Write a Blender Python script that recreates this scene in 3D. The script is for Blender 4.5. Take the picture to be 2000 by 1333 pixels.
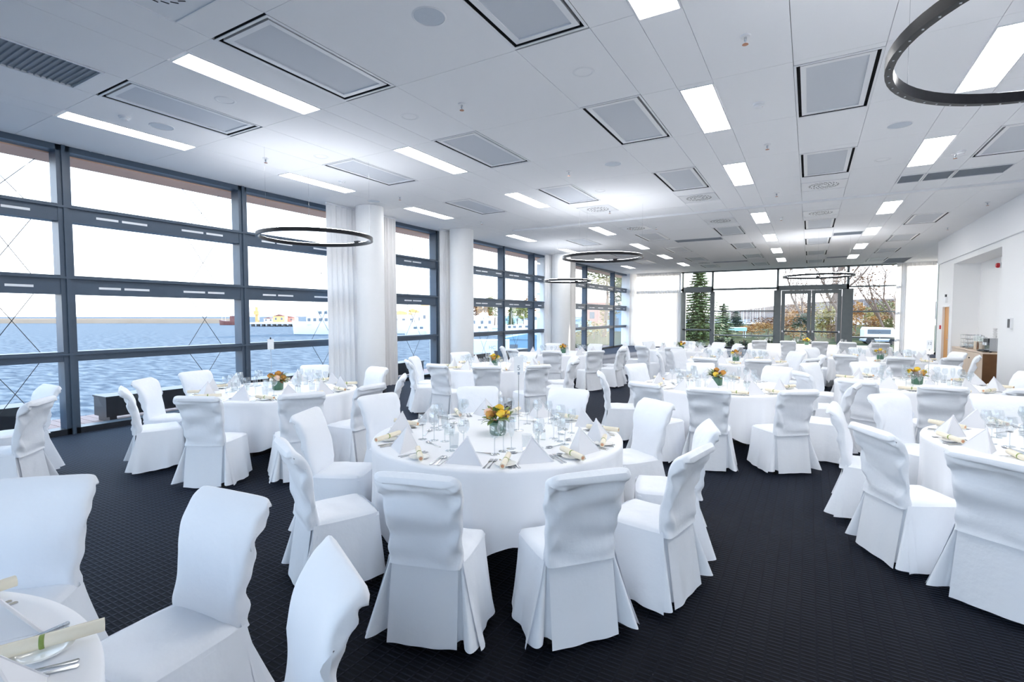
import bpy, math, random
from math import sin, cos, pi, sqrt, atan2, radians, hypot, exp
from mathutils import Vector, Matrix
random.seed(7)
for o in list(bpy.data.objects): bpy.data.objects.remove(o)
S = bpy.context.scene
C = S.collection

# ------------------------------------------------------------------ camera
FPX, YAW, PITCH, EYE = 994.2, 0.528, -0.0489, 1.70
cam = bpy.data.cameras.new('camera'); cam_o = bpy.data.objects.new('camera', cam); C.objects.link(cam_o)
cam.sensor_width = 36.0; cam.lens = FPX / 2000 * 36.0; cam.clip_end = 6000; cam.clip_start = .05
cam_o.location = (0, 0, EYE); cam_o.rotation_euler = (pi/2 + PITCH, 0, YAW)
S.camera = cam_o

# ------------------------------------------------------------------ world, sun, exposure
W = bpy.data.worlds.new('sky'); S.world = W; W.use_nodes = True
nt = W.node_tree; bg = nt.nodes['Background']
tc = nt.nodes.new('ShaderNodeTexCoord'); sx = nt.nodes.new('ShaderNodeSeparateXYZ'); rp = nt.nodes.new('ShaderNodeValToRGB')
nt.links.new(tc.outputs['Generated'], sx.inputs[0]); nt.links.new(sx.outputs['Z'], rp.inputs[0]); nt.links.new(rp.outputs[0], bg.inputs[0])
rp.color_ramp.elements[0].position = 0.0; rp.color_ramp.elements[0].color = (.96, .97, 1, 1)
rp.color_ramp.elements[1].position = .45; rp.color_ramp.elements[1].color = (.42, .66, 1, 1)
bg.inputs[1].default_value = 2.5
sun = bpy.data.lights.new('sun', 'SUN'); sun.energy = 11.0; sun.angle = .06; sun.color = (1, .88, .74)
sun_o = bpy.data.objects.new('sun', sun); C.objects.link(sun_o)
sun_o.rotation_euler = (radians(75), 0, radians(166))      # low autumn sun over the garden, shining in through the far glazing
PANEL_LIGHT = 10.5
RING_ADDED_GLOW = 27.0  # strength of the upward glow added to the ring pendants
S.cycles.max_bounces = 14; S.cycles.diffuse_bounces = 8; S.cycles.glossy_bounces = 5; S.cycles.transparent_max_bounces = 48
S.view_settings.view_transform = 'Standard'; S.view_settings.look = 'None'
S.view_settings.gamma = 1; S.view_settings.use_curve_mapping = False
S.view_settings.exposure = 1.02

# ------------------------------------------------------------------ room numbers (metres)
XL, XR, YB, YF, ZC = -9.14, 3.60, -5.2, 28.8, 4.10
SEA = -2.6
def col_at(px, fwd, z=0.0):
    """point at photo column px, fwd metres ahead of the camera, height z"""
    r = (px - 1000) / FPX * fwd
    return Vector((cos(YAW)*r - sin(YAW)*fwd, sin(YAW)*r + cos(YAW)*fwd, z))
def ray(u, v):
    x = (u-1000)/FPX; y = -(v-666.5)/FPX
    fw = cos(PITCH) - sin(PITCH)*y; up = sin(PITCH) + cos(PITCH)*y
    return Vector((cos(YAW)*x - sin(YAW)*fw, sin(YAW)*x + cos(YAW)*fw, up))
def on_z(u, v, z):
    r = ray(u, v); return Vector((0, 0, EYE)) + r*((z-EYE)/r.z)
def on_x(u, v, x):
    r = ray(u, v); return Vector((0, 0, EYE)) + r*(x/r.x)
def on_y(u, v, y):
    r = ray(u, v); return Vector((0, 0, EYE)) + r*(y/r.y)

# ------------------------------------------------------------------ materials
MATS = {}
def mat(name, col, rough=.6, metal=0, spec=.5, noise=None, bump=None, emit=None, alpha=None, sheen=0, trans=0, subs=0):
    m = bpy.data.materials.new(name); m.use_nodes = True; n = m.node_tree; b = n.nodes['Principled BSDF']
    b.inputs['Base Color'].default_value = (*col, 1); b.inputs['Roughness'].default_value = rough
    b.inputs['Metallic'].default_value = metal; b.inputs['Specular IOR Level'].default_value = spec
    if sheen: b.inputs['Sheen Weight'].default_value = sheen
    if trans: b.inputs['Transmission Weight'].default_value = trans
    if emit: b.inputs['Emission Color'].default_value = (*emit[0], 1); b.inputs['Emission Strength'].default_value = emit[1]
    t = n.nodes.new('ShaderNodeTexCoord')
    if noise:                    # (scale, amount, second colour)
        nz = n.nodes.new('ShaderNodeTexNoise'); nz.inputs['Scale'].default_value = noise[0]; nz.inputs['Detail'].default_value = 4
        n.links.new(t.outputs['Object'], nz.inputs['Vector'])
        cr = n.nodes.new('ShaderNodeValToRGB'); cr.color_ramp.elements[0].position = .5-noise[1]; cr.color_ramp.elements[1].position = .5+noise[1]
        cr.color_ramp.elements[0].color = (*col, 1); cr.color_ramp.elements[1].color = (*noise[2], 1)
        n.links.new(nz.outputs[0], cr.inputs[0]); n.links.new(cr.outputs[0], b.inputs['Base Color'])
    if bump:                     # (scale, strength, distance)
        nz = n.nodes.new('ShaderNodeTexNoise'); nz.inputs['Scale'].default_value = bump[0]; nz.inputs['Detail'].default_value = 3
        n.links.new(t.outputs['Object'], nz.inputs['Vector'])
        bp = n.nodes.new('ShaderNodeBump'); bp.inputs['Strength'].default_value = bump[1]; bp.inputs['Distance'].default_value = bump[2]
        n.links.new(nz.outputs[0], bp.inputs['Height']); n.links.new(bp.outputs[0], b.inputs['Normal'])
    MATS[name] = m; return m
def clear(name, tint, gloss_ior=1.45, rough=0.02, base=0.0, gloss=(1, 1, 1)):
    """clear thin glass: what is not mirrored by the Fresnel share passes straight through"""
    m = bpy.data.materials.new(name); m.use_nodes = True; n = m.node_tree
    n.nodes.remove(n.nodes['Principled BSDF']); out = n.nodes['Material Output']
    tr = n.nodes.new('ShaderNodeBsdfTransparent'); tr.inputs[0].default_value = (*tint, 1)
    gl = n.nodes.new('ShaderNodeBsdfGlossy'); gl.inputs['Roughness'].default_value = rough; gl.inputs[0].default_value = (*gloss, 1)
    mx = n.nodes.new('ShaderNodeMixShader'); n.links.new(tr.outputs[0], mx.inputs[1]); n.links.new(gl.outputs[0], mx.inputs[2])
    f0 = ((gloss_ior-1)/(gloss_ior+1))**2+base
    ge = n.nodes.new('ShaderNodeNewGeometry'); dt = n.nodes.new('ShaderNodeVectorMath'); dt.operation = 'DOT_PRODUCT'
    n.links.new(ge.outputs['Incoming'], dt.inputs[0]); n.links.new(ge.outputs['Normal'], dt.inputs[1])
    def op(o, x, y=None, clamp=False):
        q = n.nodes.new('ShaderNodeMath'); q.operation = o; q.use_clamp = clamp
        for k, s in enumerate((x, y)):
            if s is None: continue
            if isinstance(s, (int, float)): q.inputs[k].default_value = s
            else: n.links.new(s, q.inputs[k])
        return q.outputs[0]
    p5 = op('POWER', op('SUBTRACT', 1.0, op('ABSOLUTE', dt.outputs['Value']), True), 5.0)
    n.links.new(op('ADD', op('MULTIPLY', p5, 1-f0), f0, True), mx.inputs[0])
    n.links.new(mx.outputs[0], out.inputs[0]); MATS[name] = m; return m
def sheer(name, col, through):
    """thin cloth: diffuse on the lit side, glowing with the light that passes through it"""
    m = bpy.data.materials.new(name); m.use_nodes = True; n = m.node_tree
    n.nodes.remove(n.nodes['Principled BSDF']); out = n.nodes['Material Output']
    d = n.nodes.new('ShaderNodeBsdfDiffuse'); d.inputs[0].default_value = (*col, 1)
    t = n.nodes.new('ShaderNodeBsdfTranslucent'); t.inputs[0].default_value = (*col, 1)
    mx = n.nodes.new('ShaderNodeMixShader'); mx.inputs[0].default_value = through
    n.links.new(d.outputs[0], mx.inputs[1]); n.links.new(t.outputs[0], mx.inputs[2]); n.links.new(mx.outputs[0], out.inputs[0])
    MATS[name] = m; return m

mat('cover', (.85, .875, .92), .75, spec=.25, sheen=.12, noise=(2.2, .3, (.88, .90, .93)), bump=(13, .32, .012))
mat('linen', (.90, .905, .925), .7, spec=.25, bump=(9, .12, .01))
mat('napkin', (.76, .76, .785), .75, spec=.2, bump=(300, .08, .001))
mat('wall_paint', (.90, .905, .91), .8, spec=.2, bump=(180, .05, .002))
mat('tile_paint', (.90, .905, .92), .9, spec=.1, bump=(260, .12, .002))
mat('ceiling_slab', (.35, .36, .38), .9, spec=.1, noise=(8, .2, (.3, .31, .33)))
mat('white_metal', (.84, .85, .87), .35, spec=.5, bump=(60, .02, .001))
mat('perforated', (.46, .49, .54), .5, spec=.4)
mat('grille_grey', (.30, .33, .37), .55, spec=.4, noise=(300, .1, (.34, .37, .41)))
mat('speaker_cloth', (.58, .63, .70), .6, noise=(300, .1, (.64, .69, .75)))
mat('dark_gap', (.02, .022, .026), .8, noise=(40, .2, (.03, .03, .035)))
mat('frame_metal', (.055, .085, .125), .38, spec=.5, noise=(6, .3, (.07, .10, .145)))
mat('far_frame', (.13, .155, .165), .4, spec=.5, noise=(6, .3, (.16, .185, .195)))
mat('slot_white', (.85, .87, .9), .4, noise=(20, .2, (.8, .83, .87)))
mat('black_panel', (.012, .014, .02), .4, noise=(12, .3, (.02, .024, .032)))
mat('ring_black', (.006, .006, .008), .3, spec=.25, noise=(30, .2, (.012, .012, .015)))
mat('led_white', (.8, .8, .8), .4, noise=(60, .2, (.72, .72, .74)))
mat('leg_dark', (.012, .012, .014), .45, noise=(60, .2, (.02, .02, .022)))
mat('steel', (.62, .63, .65), .18, metal=1, noise=(40, .2, (.55, .56, .58)))
mat('porcelain', (.85, .85, .84), .15, spec=.6, noise=(30, .2, (.87, .87, .86)))
mat('parchment', (.86, .77, .60), .6, noise=(14, .25, (.89, .82, .67)), bump=(80, .06, .001))
mat('parchment_core', (.80, .42, .24), .7, noise=(40, .2, (.74, .36, .2)))
mat('ribbon_green', (.22, .30, .06), .5, noise=(60, .2, (.28, .36, .09)))
mat('pot_green', (.07, .16, .11), .25, noise=(20, .25, (.1, .22, .15)))
mat('leaf_green', (.10, .18, .05), .5, noise=(30, .3, (.20, .28, .07)))
mat('leaf_brown', (.20, .09, .045), .6, noise=(30, .3, (.30, .15, .06)))
mat('rose_yellow', (.95, .60, .03), .5, noise=(40, .3, (.95, .70, .10)))
mat('rose_orange', (.72, .28, .04), .5, noise=(40, .3, (.62, .36, .08)))
mat('rose_peach', (.85, .55, .40), .5, noise=(40, .3, (.9, .65, .5)))
mat('twig', (.10, .07, .06), .7, noise=(40, .2, (.15, .11, .09)))
mat('card', (.9, .91, .92), .5, noise=(30, .2, (.86, .88, .89)))
mat('ink', (.25, .28, .33), .6, noise=(30, .2, (.3, .33, .38)))
mat('wood_light', (.76, .60, .46), .45, noise=(5, .3, (.80, .65, .52)))
mat('wood_end', (.15, .06, .02), .4, noise=(7, .3, (.2, .09, .03)))
mat('door_wood', (.62, .26, .04), .4, noise=(4, .3, (.70, .33, .06)))
mat('plastic_red', (.55, .02, .03), .35, noise=(20, .2, (.62, .04, .05)))
mat('plastic_white', (.85, .86, .88), .4, noise=(20, .2, (.82, .83, .85)))
mat('copper', (.45, .2, .12), .3, metal=.8, noise=(20, .2, (.5, .24, .15)))
mat('soffit_wood', (.92, .55, .38), .6, noise=(6, .3, (.86, .48, .32)))
mat('deck_wood', (.34, .19, .15), .7, noise=(5, .3, (.40, .24, .19)))
mat('concrete', (.42, .41, .39), .9, spec=.05, noise=(3, .3, (.58, .56, .53)))
mat('breakwater', (.38, .27, .19), .9, spec=0, noise=(.05, .3, (.46, .34, .25)))
mat('hull_red', (.13, .035, .03), .5, noise=(1.2, .2, (.2, .06, .05)))
mat('ship_white', (.80, .82, .85), .4, noise=(.5, .2, (.76, .78, .82)))
mat('ship_glass', (.10, .12, .15), .2, noise=(.8, .2, (.16, .18, .2)))
mat('mast', (.66, .60, .55), .5, noise=(2, .2, (.72, .68, .64)))
mat('mast_red', (.48, .22, .2), .5, noise=(2, .2, (.55, .3, .27)))
mat('crane_orange', (.72, .36, .10), .6, noise=(1, .2, (.8, .46, .18)))
mat('building_pale', (.62, .52, .44), .8, noise=(.6, .3, (.7, .6, .52)))
mat('building_brick', (.50, .22, .17), .8, noise=(.6, .3, (.58, .3, .24)))
mat('building_blue', (.16, .30, .44), .6, noise=(.5, .3, (.22, .38, .52)))
mat('awning_teal', (.42, .66, .68), .6, noise=(2, .2, (.5, .72, .74)))
mat('hill', (.13, .10, .095), .95, spec=0, noise=(.012, .2, (.20, .135, .10)))
mat('grass', (.045, .055, .03), .95, spec=0, noise=(.8, .3, (.075, .07, .04)), bump=(8, .4, .1))
mat('bark', (.15, .095, .07), .9, noise=(6, .3, (.22, .14, .10)), bump=(20, .4, .03))
mat('fol_spruce', (0.07, 0.10, 0.022), .8, noise=(3, .3, (0.15, 0.165, 0.045)))
mat('fol_dark', (0.019, 0.039, 0.014), .8, noise=(3, .3, (0.046, 0.065, 0.019)))
mat('fol_orange', (0.325, 0.130, 0.019), .8, noise=(2, .25, (0.403, 0.208, 0.039)))
mat('fol_gold', (0.325, 0.215, 0.026), .8, noise=(2, .25, (0.234, 0.195, 0.039)))
mat('fol_olive', (0.130, 0.124, 0.033), .8, noise=(2, .25, (0.195, 0.176, 0.046)))
mat('fol_rust', (0.169, 0.072, 0.033), .8, noise=(2, .25, (0.234, 0.117, 0.046)))
mat('fol_lime', (0.195, 0.215, 0.039), .8, noise=(2, .25, (0.273, 0.260, 0.065)))
clear('pane_glass', (.97, .985, .98), 1.32)
clear('drink_glass', (.87, .895, .91), 1.5, .015, .10)
clear('case_glass', (.93, .96, .955), 1.45, .02, .03)
sheer('sheer_curtain', (.89, .875, .87), .20)

def _carpet():
    m = mat('carpet', (.010, .011, .015), .7, spec=.10)
    n = m.node_tree; b = n.nodes['Principled BSDF']; t = n.nodes.new('ShaderNodeTexCoord'); mp = n.nodes.new('ShaderNodeMapping')
    mp.inputs['Rotation'].default_value = (0, 0, radians(0))
    n.links.new(t.outputs['Object'], mp.inputs[0])
    br = n.nodes.new('ShaderNodeTexBrick'); br.inputs['Scale'].default_value = 1.0; br.offset = 0.0
    br.inputs['Brick Width'].default_value = .075; br.inputs['Row Height'].default_value = .032; br.inputs['Mortar Size'].default_value = .010; br.inputs['Mortar Smooth'].default_value = 1.0
    br.inputs['Color1'].default_value = (.0026, .003, .005, 1); br.inputs['Color2'].default_value = (.0036, .004, .0065, 1); br.inputs['Mortar'].default_value = (.0062, .007, .0115, 1)
    n.links.new(mp.outputs[0], br.inputs['Vector']); n.links.new(br.outputs['Color'], b.inputs['Base Color'])
    bp = n.nodes.new('ShaderNodeBump'); bp.inputs['Strength'].default_value = .5; bp.inputs['Distance'].default_value = .006
    n.links.new(br.outputs['Fac'], bp.inputs['Height']); n.links.new(bp.outputs[0], b.inputs['Normal'])
    b.inputs['Sheen Weight'].default_value = .20; b.inputs['Sheen Tint'].default_value = (.55, .68, 1, 1); b.inputs['Sheen Roughness'].default_value = .3
_carpet()
def _sea():
    m = mat('sea_water', (.10, .19, .30), .6, spec=.02)
    n = m.node_tree; b = n.nodes['Principled BSDF']; t = n.nodes.new('ShaderNodeTexCoord'); mp = n.nodes.new('ShaderNodeMapping')
    mp.inputs['Scale'].default_value = (.35, .9, 1); mp.inputs['Rotation'].default_value = (0, 0, radians(-28))
    n.links.new(t.outputs['Object'], mp.inputs[0])
    nz = n.nodes.new('ShaderNodeTexNoise'); nz.inputs['Scale'].default_value = 1.9; nz.inputs['Detail'].default_value = 6
    n.links.new(mp.outputs[0], nz.inputs['Vector'])
    cr = n.nodes.new('ShaderNodeValToRGB'); cr.color_ramp.elements[0].position = .38; cr.color_ramp.elements[1].position = .62
    cr.color_ramp.elements[0].color = (.034, .050, .071, 1); cr.color_ramp.elements[1].color = (.115, .135, .155, 1)
    n.links.new(nz.outputs[0], cr.inputs[0]); n.links.new(cr.outputs[0], b.inputs['Base Color'])
    bp = n.nodes.new('ShaderNodeBump'); bp.inputs['Strength'].default_value = .6; bp.inputs['Distance'].default_value = .25
    n.links.new(nz.outputs[0], bp.inputs['Height']); n.links.new(bp.outputs[0], b.inputs['Normal'])
_sea()
def _perf():
    m = MATS['perforated']; n = m.node_tree; b = n.nodes['Principled BSDF']; t = n.nodes.new('ShaderNodeTexCoord')
    vo = n.nodes.new('ShaderNodeTexVoronoi'); vo.inputs['Scale'].default_value = 42; vo.inputs['Randomness'].default_value = 0
    n.links.new(t.outputs['Object'], vo.inputs['Vector'])
    cr = n.nodes.new('ShaderNodeValToRGB'); cr.color_ramp.elements[0].position = .30; cr.color_ramp.elements[1].position = .36
    cr.color_ramp.elements[0].color = (.24, .26, .30, 1); cr.color_ramp.elements[1].color = (.62, .65, .70, 1)
    n.links.new(vo.outputs['Distance'], cr.inputs[0]); n.links.new(cr.outputs[0], b.inputs['Base Color'])
_perf()
mat('ring_added_glow', (.9, .9, .88), .5, emit=((.95, .98, 1.03), RING_ADDED_GLOW), noise=(3, .2, (.92, .92, .9)))
mat('panel_glow', (.9, .9, .88), .5, emit=((1.0, .99, .98), PANEL_LIGHT), noise=(3, .2, (.92, .92, .9)))

# ------------------------------------------------------------------ mesh builder
class MB:
    def __init__(s): s.v = []; s.f = []
    def box(s, x0, x1, y0, y1, z0, z1):
        b = len(s.v); s.v += [(x0,y0,z0),(x1,y0,z0),(x1,y1,z0),(x0,y1,z0),(x0,y0,z1),(x1,y0,z1),(x1,y1,z1),(x0,y1,z1)]
        s.f += [tuple(b+i for i in q) for q in ((0,3,2,1),(4,5,6,7),(0,1,5,4),(1,2,6,5),(2,3,7,6),(3,0,4,7))]; return s
    def frame(s, x0, x1, y0, y1, z0, z1, w):
        s.box(x0, x1, y0, y0+w, z0, z1); s.box(x0, x1, y1-w, y1, z0, z1); s.box(x0, x0+w, y0+w, y1-w, z0, z1); s.box(x1-w, x1, y0+w, y1-w, z0, z1); return s
    def lathe(s, prof, n=20, c=(0, 0), cap0=True, cap1=True):
        b = len(s.v)
        for r, z in prof:
            for i in range(n):
                a = 2*pi*i/n; s.v.append((c[0]+r*cos(a), c[1]+r*sin(a), z))
        for k in range(len(prof)-1):
            for i in range(n):
                j = (i+1) % n; s.f.append((b+k*n+i, b+k*n+j, b+(k+1)*n+j, b+(k+1)*n+i))
        if cap0: s.f.append(tuple(b+n-1-i for i in range(n)))
        if cap1: s.f.append(tuple(b+(len(prof)-1)*n+i for i in range(n)))
        return s
    def tube(s, pts, r, n=8, r1=None, closed=False):
        pts = [Vector(p) for p in pts]; b = len(s.v); m = len(pts); up = Vector((0, 0, 1))
        for k, p in enumerate(pts):
            d = (pts[(k+1) % m]-pts[k-1]) if closed else (pts[min(k+1, m-1)]-pts[max(k-1, 0)])
            d = d.normalized(); a = d.cross(up if abs(d.z) < .95 else Vector((1, 0, 0))).normalized(); e = a.cross(d)
            rr = r if r1 is None else r+(r1-r)*k/max(1, m-1)
            for i in range(n):
                t = 2*pi*i/n; s.v.append(tuple(p+a*(rr*cos(t))+e*(rr*sin(t))))
        for k in range(m if closed else m-1):
            for i in range(n):
                j = (i+1) % n; k2 = (k+1) % m; s.f.append((b+k*n+i, b+k*n+j, b+k2*n+j, b+k2*n+i))
        if not closed: s.f.append(tuple(b+n-1-i for i in range(n))); s.f.append(tuple(b+(m-1)*n+i for i in range(n)))
        return s
    def grid(s, fn, nu, nv, wrap=False):
        b = len(s.v)
        for j in range(nv+1):
            for i in range(nu if wrap else nu+1):
                s.v.append(tuple(fn(i/nu, j/nv)))
        w = nu if wrap else nu+1
        for j in range(nv):
            for i in range(nu):
                i2 = (i+1) % w if wrap else i+1
                s.f.append((b+j*w+i, b+j*w+i2, b+(j+1)*w+i2, b+(j+1)*w+i))
        return s
    def prism(s, poly, z0, z1):
        b = len(s.v); n = len(poly)
        s.v += [(x, y, z0) for x, y in poly]+[(x, y, z1) for x, y in poly]
        s.f.append(tuple(b+n-1-i for i in range(n))); s.f.append(tuple(b+n+i for i in range(n)))
        for i in range(n): j = (i+1) % n; s.f.append((b+i, b+j, b+n+j, b+n+i))
        return s
    def move(s, M, a=0):
        s.v = s.v[:a]+[tuple(M @ Vector(p)) for p in s.v[a:]]; return s
    def mesh(s, name, m, smooth=False):
        me = bpy.data.meshes.new(name); me.from_pydata(s.v, [], s.f); me.validate(); me.update()
        me.materials.append(MATS[m])
        if smooth: me.polygons.foreach_set('use_smooth', [True]*len(me.polygons))
        return me
def sm(me, ang=40):
    me.polygons.foreach_set('use_smooth', [True]*len(me.polygons))
    try: me.set_sharp_from_angle(angle=radians(ang))
    except Exception: pass
    return me
def box_mesh(name, m, *a): return MB().box(*a).mesh(name, m)

def link(name, data, parent=None, loc=None, rotz=None, mw=None):
    o = bpy.data.objects.new(name, data); C.objects.link(o)
    if parent: o.parent = parent
    if loc is not None: o.location = loc
    if rotz is not None: o.rotation_euler = (0, 0, rotz)
    if mw is not None: o.matrix_local = mw
    return o
def tag(o, label, cat, group=None):
    o['label'] = label; o['category'] = cat
    if group: o['group'] = group
    return o
def struct(name, data, loc=None):
    o = link(name, data, loc=loc); o['kind'] = 'structure'; return o
def thing(name, parts, label, cat, loc=(0, 0, 0), rotz=0, group=None, mw=None):
    """parts: (name, mesh) or (name, mesh, matrix) or (name, mesh, matrix, [sub-parts])"""
    e = link(name, None, loc=loc, rotz=rotz, mw=mw); tag(e, label, cat, group)
    for p in parts:
        c = link(p[0], p[1], e)
        if len(p) > 2 and p[2] is not None: c.matrix_local = p[2]
        if len(p) > 3:
            for q in p[3]:
                d = link(q[0], q[1], c)
                if len(q) > 2 and q[2] is not None: d.matrix_local = q[2]
    return e
def one(name, me, label, cat, loc=(0, 0, 0), rotz=0, group=None, mw=None):
    return tag(link(name, me, loc=loc, rotz=rotz, mw=mw), label, cat, group)
T = Matrix.Translation
def RZ(a): return Matrix.Rotation(a, 4, 'Z')
def RX(a): return Matrix.Rotation(a, 4, 'X')
def RY(a): return Matrix.Rotation(a, 4, 'Y')
# ================================================================== STRUCTURE
# floor
struct('floor', MB().box(XL-.2, 5.4, YB, YF+.2, -.12, 0).mesh('floor', 'carpet'))
# ---- left wall: white piers between the window bays
lw = MB()
for a, b in ((8.3, 9.72), (11.5, 12.02), (12.28, 13.02), (18.2, 21.3)):
    lw.box(XL-.32, XL, a, b, 0, ZC+.05)
struct('wall_left', lw.mesh('wall_left', 'wall_paint'))
fw = MB(); fw.box(XL-.3, -8.55, YF, YF+.25, 0, ZC+.05); fw.box(4.95, 5.4, YF, YF+.25, 0, ZC+.05)
struct('wall_far', fw.mesh('wall_far', 'wall_paint'))
struct('wall_back', MB().box(XL-.3, XL+.5, YB-.2, YB, 0, ZC+.05).box(XR-.5, XR+.3, YB-.2, YB, 0, ZC+.05).mesh('wall_back', 'wall_paint'))
wb = struct('window_7', None)                      # the glazing behind the camera whose cool daylight falls on everything that faces it
bx_ = [XL+.5+k*(XR-XL-1.0)/4 for k in range(5)]
for x in bx_: link('post', MB().box(x-.07, x+.07, YB-.18, YB-.02, 0, ZC).mesh('post', 'frame_metal'), wb)
for x0, x1 in zip(bx_[:-1], bx_[1:]):
    for z0, z1 in ((0, .09), (1.05, 1.15), (2.05, 2.2), (3.1, 3.22), (4.02, ZC)): link('transom', MB().box(x0+.07, x1-.07, YB-.16, YB-.04, z0, z1).mesh('transom', 'frame_metal'), wb)
    for z0, z1 in ((.09, 1.05), (1.15, 2.05), (2.2, 3.1), (3.22, 4.02)): link('pane', MB().box(x0+.07, x1-.07, YB-.11, YB-.095, z0, z1).mesh('pane', 'pane_glass'), wb)
# ---- right wall with the sideboard niche
rw = MB()
N0, N1, NX, NZ = 15.05, 19.35, 4.20, 3.22
rw.box(XR, XR+.9, YB, N0, 0, ZC+.05)
rw.box(NX, XR+.9, N0, N1, 0, ZC+.05); rw.box(XR, NX, N0, N1, NZ, ZC+.05)
rw.box(XR, XR+.9, N1, 19.62, 0, ZC+.05); rw.box(XR, XR+.9, 20.56, 21.3, 0, ZC+.05); rw.box(XR, XR+.9, 19.62, 20.56, 2.02, ZC+.05); rw.box(XR+.25, XR+.9, 19.62, 20.56, 0, 2.02)
rw.box(5.2, 5.5, 21.3, YF, 0, ZC+.05)
struct('wall_right', rw.mesh('wall_right', 'wall_paint'))
struct('trim_1', MB().box(XR-.05, XR, YB, 21.3, 3.36, ZC).mesh('bulkhead', 'tile_paint'))
d = struct('door_1', None)
link('door_leaf', MB().box(XR+.05, XR+.09, 19.66, 20.52, .01, 1.98).mesh('door_leaf', 'door_wood'), d)
link('door_frame', MB().box(XR-.01, XR+.1, 19.62, 19.66, 0, 2.02).box(XR-.01, XR+.1, 20.52, 20.56, 0, 2.02).box(XR-.01, XR+.1, 19.66, 20.52, 1.98, 2.02).mesh('door_frame', 'white_metal'), d)
link('door_handle', MB().tube([(XR+.04, 19.75, 1.0), (XR, 19.75, 1.0), (XR, 19.87, 1.0)], .01).mesh('door_handle', 'steel'), d)
bb = MB().box(XR-.015, XR, YB, N0, 0, .08).box(XR-.015, XR, N1, 19.62, 0, .08)
struct('baseboard_right', bb.mesh('baseboard', 'white_metal'))

# ---- ceiling: slab, tiles, chilled panels, lamps
ce = struct('ceiling', MB().box(XL-.3, 5.5, YB, YF+.3, ZC+.075, ZC+.2).mesh('slab', 'ceiling_slab'))
XE = [XL-.05, -7.88, -7.56, -6.75, -6.05, -5.26, -4.94, -4.53, -3.79, -2.35, -1.64, -1.26, -.91, -.19, .53, 1.28, 1.64, 2.04, 2.76, XR]
vent_cols = {(-6.75, -6.05), (-4.53, -3.79), (-2.35, -1.64), (-.19, .53), (2.04, 2.76)}
items = []                                   # kind, x0, x1, y0, y1
for x0, x1 in sorted(vent_cols):
    for y0, y1 in ((2.62, 4.07), (5.57, 7.07), (8.66, 10.16), (14.85, 16.4), (18.35, 19.9), (21.85, 23.4), (25.3, 26.85)):
        if x0 == 2.04 and y0 < 5: continue
        if x0 == -.19 and y0 < 5: continue
        dy = .12 if x0 > -1 and y0 < 12 else 0
        if x0 > 2 and y0 > 14: dy = .45
        if x0 < -6 and y0 > 25: continue
        items.append(('vent', x0, x1, y0+dy, y1+dy))
for x0, x1 in ((-7.88, -7.56), (-5.26, -4.94), (-1.26, -.91), (1.28, 1.64)):
    for y0, y1 in ((2.62, 4.1), (5.58, 7.05), (8.68, 10.18), (13.1, 14.6), (16.75, 18.25), (20.3, 21.8), (23.8, 25.3)):
        dy = {-.91: .1, 1.64: .2}.get(x1, 0)
        items.append(('lamp', x0, x1, y0+dy, y1+dy))
for x0, x1 in ((-4.53, -3.79), (-2.35, -1.64), (-.19, .53)):
    for y0 in (10.6, 13.5, 24.0 if x0 < -3 else 17.2):
        if y0 > 15 and x0 > -3: continue
        items.append(('diffuser', x0, x1, y0+(.1 if x0 > -1 else 0), y0+.72+(.1 if x0 > -1 else 0)))
items.append(('diffuser', -4.53, -3.79, 1.6, 2.32))
for x0, x1, y0, y1 in ((-6.75, -6.05, 1.25, 2.42), (1.28, 1.64, 10.98, 11.6), (1.64, 2.04, 10.98, 11.6), (2.04, 2.76, 10.98, 11.6), (-3.79, -2.35, 16.6, 17.2), (.53, 1.28, 17.45, 18.1), (.53, 1.28, 24.3, 24.95), (-3.79, -2.35, 24.0, 24.6), (2.76, XR, 26.2, 28.6)):
    items.append(('grille', x0, x1, y0, y1))
tile_mesh = {}
def tile(x0, x1, y0, y1, parent):
    g = .005; w, l = round(x1-x0-g, 3), round(y1-y0-g, 3)
    if w < .03 or l < .03: return
    if (w, l) not in tile_mesh: tile_mesh[(w, l)] = MB().box(-w/2, w/2, -l/2, l/2, 0, .03).mesh('ceiling_tile', 'tile_paint')
    link('tile', tile_mesh[(w, l)], parent, ((x0+x1)/2, (y0+y1)/2, ZC))
for x0, x1 in zip(XE[:-1], XE[1:]):
    occ = sorted((i[3], i[4]) for i in items if i[1] < (x0+x1)/2 < i[2])
    y = YB
    for a, b in occ+[(YF, YF)]:
        while a-y > 1e-3:
            k = math.floor((y-2.6)/1.5+1e-6)+1; e = min(a, 2.6+1.5*k)
            tile(x0, x1, y, e, ce); y = e
        y = max(y, b)
y = 21.3
while y < YF: tile(XR, 5.4, y, min(YF, y+1.5), ce); y += 1.5

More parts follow.
